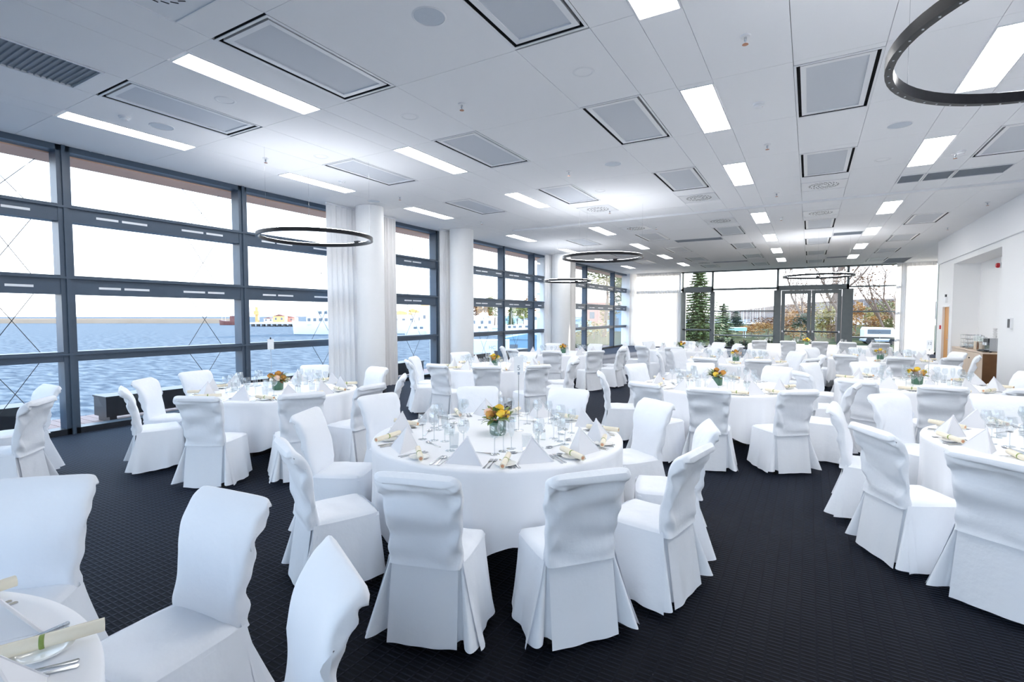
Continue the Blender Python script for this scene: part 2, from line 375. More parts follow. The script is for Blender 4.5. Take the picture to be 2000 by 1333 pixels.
def ceil_vent(w, l):
    rec = MB().box(-w/2, w/2, -l/2, l/2, .06, .07).box(-w/2, -w/2+.004, -l/2, l/2, 0, .06).box(w/2-.004, w/2, -l/2, l/2, 0, .06).box(-w/2, w/2, -l/2, -l/2+.004, 0, .06).box(-w/2, w/2, l/2-.004, l/2, 0, .06).mesh('recess', 'dark_gap')
    lip = MB().frame(-w/2-.004, w/2+.004, -l/2-.004, l/2+.004, -.007, 0, .022).mesh('lip', 'white_metal')
    fr = MB().frame(-w/2+.05, w/2-.05, -l/2+.05, l/2-.05, .0, .04, .05).mesh('panel_frame', 'white_metal')
    pn = MB().box(-w/2+.10, w/2-.10, -l/2+.10, l/2-.10, .012, .018).mesh('perforated_panel', 'perforated')
    return [('recess', rec), ('lip', lip), ('panel_frame', fr, None, [('perforated_panel', pn)])]
def ceil_lamp(w, l):
    fr = MB().frame(-w/2, w/2, -l/2, l/2, -.006, .05, .012).mesh('lamp_frame', 'white_metal')
    gl = MB().box(-w/2+.012, w/2-.012, -l/2+.012, l/2-.012, .016, .022).mesh('diffuser', 'panel_glow')
    return [('lamp_frame', fr), ('diffuser', gl)]
def ceil_diff(w, l):
    pl = MB().box(-w/2+.01, w/2-.01, -l/2+.01, l/2-.01, -.004, .008).mesh('plate', 'white_metal')
    out = [('plate', pl), ('rim', MB().frame(-w/2, w/2, -l/2, l/2, -.012, .01, .012).mesh('rim', 'white_metal'))]
    sl = MB().box(-.005, .005, .0, .055, -.0065, -.004).mesh('swirl_slot', 'dark_gap')
    for r, n in ((.10, 8), (.17, 14), (.24, 20)):
        for k in range(n):
            a = 2*pi*k/n; out.append(('swirl_slot', sl, T((r*cos(a), r*sin(a), 0)) @ RZ(a+.6)))
    return out
def ceil_grille(w, l):
    fr = MB().frame(-w/2, w/2, -l/2, l/2, -.01, .02, .02).mesh('grille_frame', 'white_metal')
    bk = MB().box(-w/2+.02, w/2-.02, -l/2+.02, l/2-.02, .012, .02).mesh('backing', 'grille_grey')
    n = max(6, int(l/.05)); bl = MB().box(-w/2+.02, w/2-.02, -.004, .004, -.002, .012).mesh('blade', 'grille_grey')
    return [('grille_frame', fr), ('backing', bk)]+[('blade', bl, T((0, -l/2+.03+(l-.06)*k/(n-1), 0))) for k in range(n)]
proto = {}
LBL = {'vent': ('ceiling_vent', 'ceiling vent'), 'lamp': ('ceiling_lamp', 'ceiling lamp'), 'diffuser': ('air_diffuser', 'air diffuser'), 'grille': ('air_grille', 'air grille')}
def rown(y):
    for lim, s in ((-2, 'fifth row before the track'), (1, 'fourth row before the track'), (5, 'third row before the track'), (8, 'second row before the track'), (12.4, 'last row before the track'), (16, 'first row beyond the track'), (19.6, 'second row beyond the track'), (23, 'third row beyond the track'), (40, 'row by the far windows')):
        if y < lim: return s
def zone(y): return 'before the ceiling track' if y < 12.4 else 'beyond the ceiling track'
for kind, x0, x1, y0, y1 in items:
    w, l = round(x1-x0-.01, 2), round(y1-y0-.01, 2)
    if (kind, w, l) not in proto: proto[(kind, w, l)] = {'vent': ceil_vent, 'lamp': ceil_lamp, 'diffuser': ceil_diff, 'grille': ceil_grille}[kind](w, l)
    nm, cat = LBL[kind]
    zn = zone(y0)
    lb = {'vent': 'white framed perforated ceiling panel '+zn, 'lamp': 'glowing narrow white ceiling lamp panel '+zn,
          'diffuser': 'square white swirl air diffuser in the ceiling '+zn, 'grille': 'grey louvred air grille in the ceiling '+zn}[kind]
    xm = (x0+x1)/2
    if kind == 'vent': lb = 'white framed perforated ceiling panel, '+['seaward', 'second', 'third', 'fourth', 'wallward'][[-6.4, -4.16, -1.995, .17, 2.4].index(min([-6.4, -4.16, -1.995, .17, 2.4], key=lambda q: abs(q-xm)))]+' column, '+rown(y0)
    if kind == 'lamp': lb = 'glowing narrow ceiling lamp panel, '+['seaward', 'second', 'third', 'wallward'][[-7.72, -5.1, -1.085, 1.46].index(min([-7.72, -5.1, -1.085, 1.46], key=lambda q: abs(q-xm)))]+' column, '+rown(y0)
    if kind == 'diffuser': lb = 'square white swirl air diffuser, '+('second' if xm < -3 else 'third' if xm < -1 else 'fourth')+' column, '+('near the first grille' if y0 < 5 else 'just before the track' if y0 < 12 else 'just beyond the track' if y0 < 20 else 'by the far windows')
    if kind == 'grille': lb = 'grey louvred air grille, '+('seaward' if xm < -5 else 'middle' if xm < -2 else 'inner' if xm < 1 else 'first of a run of three' if xm < 1.5 else 'middle of a run of three' if xm < 1.9 else 'last of a run of three' if xm < 2.6 else 'long, by the side wall')+', '+rown(y0)
    thing(nm, proto[(kind, w, l)], lb, cat, ((x0+x1)/2, (y0+y1)/2, ZC), 0, zn and (cat+'s '+zn))
# ceiling track across the room
struct('trim_2', MB().box(-7.2, XR-.05, 12.36, 12.44, ZC-.045, ZC).mesh('ceiling_track', 'white_metal'))
# speakers, downlights, sprinklers, detectors
spk = [('rim', sm(MB().lathe([(.0, .012), (.13, .012), (.14, .006), (.14, 0), (.128, -.008), (.125, -.002)], 28, cap0=False, cap1=False).mesh('rim', 'white_metal'))),
       ('speaker_mesh', MB().lathe([(.125, -.003), (.0, -.006)], 28, cap0=False, cap1=False).mesh('speaker_mesh', 'speaker_cloth'))]
def at_ceil(px, py): p = on_z(px, py, ZC); return (p.x, p.y, ZC)
for px, py in ((838, 32), (316, 247), (1197, 320), (1757, 244), (730, 393)):
    thing('ceiling_speaker', spk, 'round flush ceiling speaker with pale blue-grey mesh', 'speaker', at_ceil(px, py), 0, 'round ceiling speakers')
dl = [('rim', sm(MB().lathe([(.10, .01), (.11, 0), (.10, -.006), (.085, -.004), (.08, .004)], 24, cap0=False, cap1=False).mesh('rim', 'white_metal'))),
      ('lens', MB().lathe([(.08, .003), (0, .002)], 24, cap0=False, cap1=False).mesh('lens', 'plastic_white'))]
for px, py in ((1140, 141), (440, 196), (627, 306), (1724, 312), (1173, 373), (800, 228), (190, 300)):
    thing('downlight', dl, 'small round white downlight cover in the ceiling', 'downlight', at_ceil(px, py), 0, 'round downlight covers')
spr = [('escutcheon', sm(MB().lathe([(.045, 0), (.04, -.012), (.012, -.014)], 16, cap0=False, cap1=False).mesh('escutcheon', 'white_metal'))),
       ('sprinkler_body', sm(MB().lathe([(.012, -.01), (.012, -.04), (.006, -.05), (.006, -.07)], 10).mesh('sprinkler_body', 'steel'))),
       ('bulb', sm(MB().lathe([(.004, -.045), (.006, -.055), (.004, -.066)], 8).mesh('bulb', 'plastic_red'))),
       ('deflector', MB().lathe([(.024, -.070), (.026, -.074)], 12).mesh('deflector', 'copper'))]
for px, py in ((902, 203), (1456, 70), (519, 309), (1111, 335), (1499, 282), (781, 384), (941, 433), (1517, 377), (1929, 395), (1191, 411), (1231, 443), (1282, 443), (1866, 300), (1526, 425), (1851, 444)):
    thing('fire_sprinkler', spr, 'small metal fire sprinkler head hanging from the ceiling', 'sprinkler', at_ceil(px, py), 0, 'ceiling sprinklers')
smk = [('detector_base', sm(MB().lathe([(.06, 0), (.06, -.015), (.052, -.02)], 20).mesh('detector_base', 'plastic_white'))),
       ('detector_head', sm(MB().lathe([(.045, -.02), (.048, -.03), (.04, -.045), (.02, -.05)], 20).mesh('detector_head', 'plastic_white'))),
       ('status_light', MB().box(.03, .04, -.004, .004, -.046, -.04).mesh('status_light', 'plastic_red'))]
for px, py in ((1482, 202), (243, 228), (668, 354), (1877, 295)):
    thing('smoke_detector', smk, 'round white smoke detector on the ceiling', 'smoke detector', at_ceil(px, py), 0, 'ceiling smoke detectors')

# ---- ring pendants
def ring_lamp(c, R, label, nwire=3):
    x, y, z = c
    rg = MB(); n = 72
    for r, zz in ((R, 0), (R, .055), (R-.035, .055), (R-.035, 0)):
        for i in range(n): a = 2*pi*i/n; rg.v.append((r*cos(a), r*sin(a), zz))
    for k in range(4):
        for i in range(n): j = (i+1) % n; k2 = (k+1) % 4; rg.f.append((k*n+i, k*n+j, k2*n+j, k2*n+i))
    parts = [('ring_body', sm(rg.mesh('ring_body', 'ring_black')))]
    gm = MB()
    for r in (R-.004, R-.031):
        for i in range(n): a = 2*pi*i/n; gm.v.append((r*cos(a), r*sin(a), .0565))
    for i in range(n): j = (i+1) % n; gm.f.append((i, j, n+j, n+i))
    parts.append(('added_glow_strip', gm.mesh('added_glow_strip', 'ring_added_glow')))  # glowing strip added on top of the ring to brighten the ceiling
    led = MB().box(-.004, .004, -.004, .004, -.003, 0).mesh('led', 'led_white')
    nl = 60 if R > .8 and y < 4 else 0
    for k in range(nl): a = 2*pi*k/nl; parts.append(('led', led, T(((R-.017)*cos(a), (R-.017)*sin(a), 0))))
    wr = MB().tube([(0, 0, .05), (0, 0, ZC-z)], .0014, 5).mesh('suspension_wire', 'steel')
    for k in range(nwire):
        a = 2*pi*k/nwire+.5; parts.append(('suspension_wire', wr, T(((R-.017)*cos(a), (R-.017)*sin(a), 0))))
    parts.append(('driver_box', MB().box(-.05, .05, -.03, .03, .055, .085).mesh('driver_box', 'ring_black'), T((0, R-.017, 0))))
    thing('ring_pendant', parts, label, 'pendant lamp', c)
ring_lamp((-6.72, 5.42, 2.90), .86, 'slim ring pendant in front of the curtained pillar')
ring_lamp((1.17, 3.11, 2.90), .88, 'large black ring pendant with a row of tiny LEDs')
ring_lamp((-3.87, 10.5, 2.93), .86, 'black ring pendant before the harbour windows, higher of the pair')
ring_lamp((-7.1, 15.9, 2.86), .80, 'black ring pendant half hidden by the window post')
ring_lamp((.2, 18.0, 2.88), .95, 'black ring pendant in front of the glass double doors')

# ---- window walls on the sea side
TZ = ((3.04, 3.28), (2.01, 2.28), (1.05, 1.19))
slot_px = ((188, 231), (238, 287), (354, 396), (402, 434))
slot_f = [tuple((on_x(p, 450, XL).y-3.1)/2.63 for p in s) for s in slot_px]
XF0, XF1 = XL-.20, XL+.02
wn = 0
def window_bay(posts, ends=(True, True), slots=True, diag=True):
    global wn
    wn += 1; w = struct('window_%d' % wn, None)
    pm = MB().box(XF0, XF1, -.08, .08, 0, ZC).mesh('post', 'frame_metal')
    cs = MB().box(XF1, XF1+.025, -.022, .022, 0, ZC).mesh('cover_strip', 'frame_metal')
    for i, y in enumerate(posts):
        if (i == 0 and not ends[0]) or (i == len(posts)-1 and not ends[1]): continue
        p = link('post', pm, w, (0, y, 0)); link('cover_strip', cs, p)
    for a, b in zip(posts[:-1], posts[1:]):
        link('base_rail', MB().box(XF0, XF1, a, b, 0, .085).mesh('base_rail', 'black_panel'), w)
        link('head_rail', MB().box(XF0, XF1, a, b, 4.02, ZC).mesh('head_rail', 'frame_metal'), w)
        for k, (z0, z1) in enumerate(TZ):
            t = link('transom', MB().box(XF0, XF1-.01, a, b, z0, z1).mesh('transom', 'frame_metal'), w)
            link('transom_ledge', MB().box(XF1-.01, XF1+.03, a, b, z1-.05, z1-.02).mesh('transom_ledge', 'frame_metal'), t)
            if k < 2 and slots and b-a > .8:
                L = b-a; sc = 2.63
                for rep in range(max(1, round(L/sc))):
                    for f0, f1 in slot_f:
                        y0, y1 = a+(rep+f0)*sc, a+(rep+f1)*sc
                        if y1 < b-.1: link('vent_slot', MB().box(XF1-.011, XF1-.004, y0, y1, z0+.085, z0+.118).mesh('vent_slot', 'slot_white'), t)
        lev = [.085]+[v for t in TZ[::-1] for v in t]+[4.02]
        for z0, z1 in zip(lev[::2], lev[1::2]):
            link('pane', MB().box(XL-.10, XL-.085, a, b, z0, z1).mesh('pane', 'pane_glass'), w)
    return w
window_bay([-5.2, -2.14, .48, 3.1, 5.73, 8.35], (True, False))
window_bay([9.72, 11.46], (False, True))
window_bay([12.02, 12.28], (False, False), slots=False)
window_bay([13.02, 15.1, 17.3, 18.2], (False, False))
window_bay([21.3, 22.65, 26.6, 28.75], (False, False))

# ---- far window wall and glazed doors
w = struct('window_6', None)
def fbar(n, x0, x1, z0, z1, y0=YF, y1=YF+.16, m='far_frame', par=None): return link(n, MB().box(x0, x1, y0, y1, z0, z1).mesh(n, m), par or w)
for x, hw, z1 in ((-8.5, .06, ZC), (-6.0, .16, 3.0), (-4.47, .11, 3.0), (-1.40, .16, 3.0), (1.55, .22, 3.0), (3.7, .08, ZC), (4.9, .06, ZC)):
    fbar('post', x-hw, x+hw, 0, z1)
    if z1 < 3.5: fbar('post_head', x-.05, x+.05, z1, ZC)
for x0, x1, z0, z1 in ((-6.0, -4.47, 2.98, 3.26), (-1.4, 1.6, 2.98, 3.22), (-8.5, -6, 3.05, 3.18), (-4.47, -1.4, 3.06, 3.16), (1.6, 3.7, 3.06, 3.12), (-4.36, -1.5, 1.93, 1.99), (1.77, 3.7, 1.88, 1.95), (-6, -4.5, .93, 1.0), (-4.4, -1.5, .66, .72), (1.77, 3.7, .66, .74)):
    fbar('transom', x0, x1, z0, z1)
fbar('head_rail', -8.55, 4.95, 4.03, ZC); fbar('base_rail', -8.55, -1.4, 0, .1, m='black_panel'); fbar('base_rail', 1.55, 4.95, 0, .1, m='black_panel')
for x0, x1, z0, z1 in ((-8.44, -6.05, .1, 3.05), (-8.44, -6.05, 3.18, 4.03), (-5.84, -4.58, .1, 2.98), (-5.95, -4.52, 3.26, 4.03), (-4.36, -1.56, .1, .66), (-4.36, -1.56, .72, 1.93), (-4.36, -1.56, 1.99, 3.06), (-4.42, -1.45, 3.16, 4.03), (-1.35, 1.5, 3.22, 4.03), (1.77, 3.62, .1, .66), (1.77, 3.62, .74, 1.88), (1.77, 3.62, 1.95, 3.06), (1.6, 3.62, 3.12, 4.03), (3.78, 4.84, .1, 4.03)):
    link('pane', MB().box(x0, x1, YF+.07, YF+.085, z0, z1).mesh('pane', 'pane_glass'), w)
dr = struct('door_2', None)
for x0, x1 in ((-1.22, .06), (.08, 1.31)):
    lf = link('door_leaf', MB().box(x0, x0+.16, YF+.02, YF+.1, .02, 2.97).box(x1-.16, x1, YF+.02, YF+.1, .02, 2.97).box(x0+.16, x1-.16, YF+.02, YF+.1, 2.8, 2.97).box(x0+.16, x1-.16, YF+.02, YF+.1, .02, .3).mesh('door_leaf', 'far_frame'), dr)
    link('door_glass', MB().box(x0+.16, x1-.16, YF+.055, YF+.07, .3, 2.8).mesh('door_glass', 'pane_glass'), lf)
    link('push_bar', MB().tube([(x0+.1, YF-.05, .95), (x1-.1, YF-.05, .93)], .03).mesh('push_bar', 'black_panel'), lf)
    for x in (x0+.08, x1-.08): link('bar_bracket', MB().box(x-.04, x+.04, YF-.07, YF+.02, .9, .99).mesh('bar_bracket', 'white_metal'), lf)

# ---- curtains and white pillars
def curtain(p0, p1, z1, label, n=9, amp=.05):
    p0, p1 = Vector(p0), Vector(p1); d = p1-p0; L = d.length; nrm = Vector((-d.y, d.x, 0))/L
    ph = random.random()*6
    def f(u, v):
        a = amp*(.6+.4*v)*(sin(2*pi*n*u+ph)+.35*sin(2*pi*n*2.3*u+ph*2)+.3*sin(3*v+ph))
        p = p0+d*u+nrm*a; return (p.x, p.y, .015+(z1-.015)*(1-v))
    tr = MB().box(-L/2-.02, L/2+.02, -.03, .03, z1, z1+.03).mesh('curtain_track', 'white_metal')
    e = thing('curtain', [('curtain_cloth', sm(MB().grid(f, max(24, n*9), 8).mesh('curtain_cloth', 'sheer_curtain'), 180)),
        ('curtain_track', tr, T(((p0.x+p1.x)/2, (p0.y+p1.y)/2, 0)) @ RZ(atan2(d.y, d.x)))], label, 'curtain')
XC = -8.82
def yx(px, x=XC): return on_x(px, 560, x).y
curtain((XC, yx(641), 0), (XC, yx(702), 0), ZC-.04, 'white sheer curtain between the sea window and the first pillar', 6)
curtain((XC, yx(742), 0), (XC, yx(775), 0), ZC-.04, 'white sheer curtain on the harbour side of the first pillar', 5, .04)
curtain((XC, yx(859), 0), (XC, yx(878), 0), ZC-.04, 'narrow white curtain beside the slot window', 4, .04)
curtain((XC, yx(1066), 0), (XC, yx(1083), 0), ZC-.04, 'white curtain in front of the third pillar', 5, .05)
curtain((XC, yx(1108), 0), (XC, yx(1124), 0), ZC-.04, 'white curtain behind the third pillar', 5, .05)
curtain((XC, yx(1234), 0), (XC, 28.3, 0), ZC-.04, 'white curtain gathered in the far window corner', 4, .05)
curtain((-8.5, YF-.25, 0), (-6.05, YF-.25, 0), ZC-.04, 'wide white sheer curtain drawn across the glass beside the spruce', 14, .06)
curtain((3.35, YF-.25, 0), (4.75, YF-.25, 0), ZC-.04, 'pinkish white curtain beside the glass doors', 9, .06)
def pillar(x, y, r, label):
    thing('pillar', [('shaft', sm(MB().lathe([(r, .06), (r, ZC-.005)], 40).mesh('shaft', 'wall_paint'))), ('plinth', sm(MB().lathe([(r+.01, 0), (r+.01, .07)], 40).mesh('plinth', 'black_panel')))], label, 'pillar', (x, y, 0))
pillar(-8.42, yx(724, -8.42), .30, 'round white pillar between two curtains by the sea window')
pillar(-8.42, yx(902, -8.42), .33, 'round white pillar between the slot window and the harbour window')
pillar(-8.42, yx(1096, -8.42), .36, 'round white pillar behind the ring pendants')
# ================================================================== CHAIRS
def smooth(a, b, x): t = max(0, min(1, (x-a)/(b-a))); return t*t*(3-2*t)
def chair_parts(seed):
    R = random.Random(seed); ph = [R.random()*6.28 for _ in range(10)]; tilt = R.uniform(-.8, .8); amp = R.uniform(.8, 1.35)
    # backrest: a closed shell swept along an S curve that rolls backwards at the top
    cl = [(-.178, .43), (-.182, .50), (-.190, .58), (-.202, .66), (-.218, .74), (-.240, .81), (-.268, .865), (-.298, .897), (-.325, .912)]
    def centre(s):
        k = s*(len(cl)-1); i = min(int(k), len(cl)-2); t = k-i
        p = [cl[max(0, min(len(cl)-1, i+j))] for j in (-1, 0, 1, 2)]
        def cr(a, b, c, d): return .5*(2*b+(c-a)*t+(2*a-5*b+4*c-d)*t*t+(3*b-a-3*c+d)*t**3)
        return cr(*[q[0] for q in p]), cr(*[q[1] for q in p])
    NU, NV = 64, 34
    def shell(u, v):
        s = v; yc, zc = centre(min(s, .999)); y2, z2 = centre(min(.999, s+.02)); y1, z1 = centre(max(0, s-.02))
        ty, tz = y2-y1, z2-z1; L = hypot(ty, tz); ny, nz = -tz/L, ty/L      # points to the rear
        hw = .196+.030*smooth(.1, .85, s)-.045*max(0, (s-.86)/.14)**2.2
        th = .042-.010*s
        if s > .93: th *= sqrt(max(.0, 1-((s-.93)/.07)**2)) if s < 1 else .0
        a = 2*pi*u; c_, s_ = cos(a), sin(a)
        ex = .22
        x = hw*math.copysign(abs(c_)**ex, c_); d = th*math.copysign(abs(s_)**.5, s_)     # d>0 rear
        win = smooth(.0, .12, s)*(1-smooth(.86, .98, s)); xr = x/hw
        if d > 0:
            wr = 1.7*amp*(.0065*sin(6.28*(2.6*s+.55*xr*xr+.5*tilt*xr)+ph[0])*exp(-((s-.62)/.33)**2)+.0045*sin(6.28*(3.4*s-.9*tilt*xr-.5*xr*xr)+ph[1])+.003*sin(6.28*(1.4*xr+2.1*s)+ph[2]))
            rd = lambda q: (1-abs(sin(q)))**3
            wr += amp*(.010*rd(4.2*s+1.6*tilt*xr+1.1*xr*xr+ph[0])+.008*rd(5.5*s-2.2*tilt*xr+ph[6])*exp(-((xr-.3*tilt)/.7)**2)-.006)
            wr += .012*max(0, abs(xr)-.5)*sin(38*s+ph[3]+2*xr)
        else:
            wr = -(.009*(1-abs(sin(3.1*s-2.4*tilt*xr+ph[5])))**3*(1-smooth(.5, .9, s))-.003)-1.9*(.0035*sin(6.28*(1.7*s+.8*xr*tilt)+ph[4])+.002*sin(6.28*(1.2*xr+1.0*s)+ph[5]))-.004*exp(-((s-.12)/.1)**2)*sin(9*xr+ph[6])
        if d > 0 and s < .05: d += .006*(1-s/.05)
        d += wr*win; x += .0035*win*sin(26*s+ph[7])*abs(xr)**4*math.copysign(1, x)
        return (x, yc+ny*d, zc+nz*d)
    back = MB().grid(shell, NU, NV, wrap=True)
    n0 = len(back.v)-NU; back.f.append(tuple(range(n0, n0+NU)))
    # seat cushion under the cover
    def seat(u, v):
        x = (u*2-1); y = (v*2-1)
        k = 1-.07*(x*x*y*y); ed = max(abs(x), abs(y))
        z = .462+.012*(1-ed**4)-.03*smooth(.86, 1, ed)+.0018*sin(7*x+ph[0])*sin(5*y+ph[1])+.004*sin(9*(x*.4*tilt+y)+ph[8])*(1-ed)+.005*(1-abs(sin(3.5*x+2*y+ph[3])))**4*(1-ed)
        return (x*.218*k, .02+y*.212*k, z)
    sc = MB().grid(seat, 20, 20)
    # skirt: left side, front, right side, one cloth that hangs open at the rear
    path = [(-.205, -.188), (-.213, -.10), (-.215, .05), (-.212, .17), (-.195, .215), (-.15, .229), (0, .231), (.15, .229), (.195, .215), (.212, .17), (.215, .05), (.213, -.10), (.205, -.188)]
    cum = [0]
    for a, b in zip(path[:-1], path[1:]): cum.append(cum[-1]+hypot(b[0]-a[0], b[1]-a[1]))
    def on_path(s):
        s *= cum[-1]
        for i in range(len(path)-1):
            if s <= cum[i+1]+1e-9:
                t = (s-cum[i])/(cum[i+1]-cum[i]); a, b = path[i], path[i+1]; return a[0]+(b[0]-a[0])*t, a[1]+(b[1]-a[1])*t
        return path[-1]
    def skirt(u, v):
        x, y = on_path(u); a, b = on_path(max(0, u-.03)), on_path(min(1, u+.03)); tx, ty = b[0]-a[0], b[1]-a[1]; L = hypot(tx, ty); nx, ny = -ty/L, tx/L
        e = abs(u*2-1)
        fl = .012*v+.058*v**1.1*smooth(.15, .6, e)+.036*v**1.4*smooth(.8, 1, e)+v*(.010*sin(2*pi*5*u+ph[2])+.006*sin(2*pi*11*u+ph[3])*v)
        z = .452-(.452-.045)*v-.004*v*sin(2*pi*4*u+ph[4])+.022*v*exp(-((e-.42)/.16)**2)
        ry = -.045*v*smooth(.80, 1, e)
        return (x+nx*fl, y+ny*fl+ry, z)
    sk = MB().grid(skirt, 72, 9)
    def rear(u, v):
        x = (u*2-1)*(.182+.008*v); bow = .010*(1-(u*2-1)**2)
        y = -.192-.064*v-.5*bow+v*.006*sin(7*u+ph[5])+.003*v*sin(15*u+ph[6])
        return (x, y, .470-(.470-.030)*v+.016*v*sin(3.1*u+ph[7])*(.5 if seed % 2 else -.5))
    rp = MB().grid(rear, 20, 9)
    pleats = []
    for sd in (-1, 1):
        k1 = R.uniform(.065, .105); k2 = R.uniform(.0, .02)
        def pl(u, v, sd=sd, k1=k1, k2=k2):
            if u < .25:
                x = .12+.064*u/.25; y = -.184-.056*v
            else:
                t = (u-.25)/.75; x = .184+.004*v+(.016+.100*v)*t; y = -.184-.056*v+(.04*v+.016)*t
                y -= k1*v**1.1*(sin(pi*t)**1.4)-k2*v*sin(2*pi*t)-.045*v**.7*exp(-((t-.10)/.11)**2); x += .028*v*sin(pi*t)
            return (sd*x, y, .462-(.462-.05)*v+.018*v*sin(pi*u))
        pleats.append(MB().grid(pl, 18, 9))
    parts = [('backrest', sm(back.mesh('backrest', 'cover'), 70)), ('seat', sm(sc.mesh('seat', 'cover'), 180)), ('skirt', sm(sk.mesh('skirt', 'cover'), 180)), ('rear_panel', sm(rp.mesh('rear_panel', 'cover'), 180))]
    for p in pleats: parts.append(('pleat', sm(p.mesh('pleat', 'cover'), 180)))
    lg = MB().prism([(-.016, -.016), (.016, -.016), (.016, .016), (-.016, .016)], 0, .42).mesh('leg', 'leg_dark')
    for x, y in ((-.16, -.155), (.16, -.155), (-.17, .18), (.17, .18)): parts.append(('leg', lg, T((x, y, 0))))
    return parts
CHAIRS = [chair_parts(s) for s in (3, 11, 23, 42, 57)]
TOP_Y = -.29                                   # where the top edge of the back lies, behind the chair's origin
nch = 0
def chair(top, centre, label, group, turn=0.0):
    """top: (x, y) of the top edge of the back; the chair faces centre"""
    global nch
    d = Vector((centre[0]-top[0], centre[1]-top[1])); a = atan2(d.y, d.x)-pi/2+turn
    fx, fy = -sin(a), cos(a)
    thing('banquet_chair', CHAIRS[nch*3 % 5], label, 'chair', (top[0]-fx*TOP_Y, top[1]-fy*TOP_Y, 0), a, group)
    nch += 1
# ================================================================== TABLES
TR, TZT = .965, .768
def cloth_mesh(seed, Rr=TR):
    R = random.Random(seed); ph = [R.random()*6.28 for _ in range(8)]
    def f(u, v):
        a = 2*pi*u
        if v < .4:
            r = Rr*(v/.4)**.8*.985; return (r*cos(a), r*sin(a), TZT)
        t = (v-.4)/.6
        s1 = lambda q: 1-2*abs(sin(q/2))**1.3
        fold = (.6*s1(13*a+ph[0])+.45*sin(8*a+ph[1])+.45*s1(22*a+ph[2])+.25*sin(34*a+ph[3]))
        hem = .235+.050*sin(9*a+ph[4])+.025*sin(5*a+ph[5])
        drop = (TZT-hem)
        if t < .12: q = t/.12; r = Rr*(.985+.015*sin(q*pi/2)); z = TZT-.022*(1-cos(q*pi/2)); return (r*cos(a), r*sin(a), z)
        q = (t-.12)/.88
        r = Rr+.004*q+.030*fold*q**.6*(.55+.45*q)-.03*q*(1-q)
        return (r*cos(a), r*sin(a), TZT-.022-(drop-.022)*q)
    return sm(MB().grid(f, 240, 26, wrap=True).mesh('tablecloth', 'linen'), 180)
CLOTHS = [cloth_mesh(s) for s in (1, 5, 9)]
table_parts = [('table_top', sm(MB().lathe([(.90, .735), (.90, .762)], 48).mesh('table_top', 'wood_light'))),
               ('column', sm(MB().lathe([(.05, .06), (.05, .735)], 16).mesh('column', 'leg_dark')))]
ft = MB().box(-.03, .03, 0, .38, 0, .05).mesh('foot', 'leg_dark')
for k in range(4): table_parts.append(('foot', ft, RZ(k*pi/2)))

# tableware prototypes (local frame: +y points to the table centre, z=0 on the cloth)
def napkin_mesh(w, h, dp):
    m = MB(); A = Vector((0, .01, h)); L = Vector((-w/2, -dp*.45, 0)); Rr = Vector((w/2, -dp*.45, 0)); B = Vector((0, dp*.55, 0))
    t = .008
    def slab(p, q, r):
        n = (q-p).cross(r-p).normalized(); b = len(m.v)
        for z in (0, t):
            for s in (p, q, r): m.v.append(tuple(s-n*z))
        m.f += [(b, b+1, b+2), (b+5, b+4, b+3), (b, b+3, b+4, b+1), (b+1, b+4, b+5, b+2), (b+2, b+5, b+3, b)]
    slab(A, B, L); slab(A, Rr, B)
    i = .86
    A2 = Vector((0, .006, h*i)); L2 = Vector((-w/2*i, -dp*.36, 0)); R2 = Vector((w/2*i, -dp*.36, 0)); B2 = Vector((0, dp*.40, 0))
    slab(A2, B2, L2); slab(A2, R2, B2)
    slab(A, L, Rr)
    m.v = [(x, y, max(0.0, z)) for x, y, z in m.v]
    return m.mesh('napkin', 'napkin')
NAPKINS = [napkin_mesh(.25, .165, .17), napkin_mesh(.255, .16, .14), napkin_mesh(.245, .175, .18)]
def roll_parts():
    L, r = .27, .0175
    body = MB().lathe([(r*.62, -L/2+.002), (r, -L/2), (r*1.03, -L/4), (r, 0), (r*1.03, L/4), (r, L/2), (r*.62, L/2-.002)], 18, cap0=False, cap1=False).move(RX(pi/2))
    core = MB().lathe([(r*.64, -L/2+.004), (r*.2, -L/2+.02)], 16).lathe([(r*.64, L/2-.004), (r*.2, L/2-.02)], 16).move(RX(pi/2))
    edge = MB().box(r*.7, r*1.14, -L/2, L/2, -.001, .001).move(RY(-.9))
    band = MB().lathe([(r*1.0, -.006), (r*1.1, -.004), (r*1.1, .004), (r*1.0, .006)], 18, cap0=False, cap1=False).move(RX(pi/2))
    return [('paper', sm(body.mesh('paper', 'parchment'), 60)), ('paper_end', core.mesh('paper_end', 'parchment_core')), ('paper_edge', edge.mesh('paper_edge', 'parchment')), ('tie', sm(band.mesh('tie', 'ribbon_green'), 60))]
ROLL = roll_parts(); ROLL_R = .0175
PLATE = sm(MB().lathe([(.0, .004), (.045, .004), (.050, .006), (.068, .013), (.070, .0145), (.068, .0155), (.050, .009), (.044, .007), (.0, .007)], 32, cap0=False, cap1=False).mesh('bread_plate', 'porcelain'), 50)
def flat(pts, z=.0, th=.0025, cup=None):
    """cutlery outline: (y, half width, height) stations"""
    m = MB(); b = 0
    for y, w, h in pts: m.v += [(-w, y, h), (w, y, h), (w, y, h+th), (-w, y, h+th)]
    n = len(pts)
    for i in range(n-1):
        for k in range(4): j = (k+1) % 4; m.f.append((i*4+k, i*4+j, i*4+4+j, i*4+4+k))
    m.f += [(3, 2, 1, 0), (n*4-4, n*4-3, n*4-2, n*4-1)]
    return m
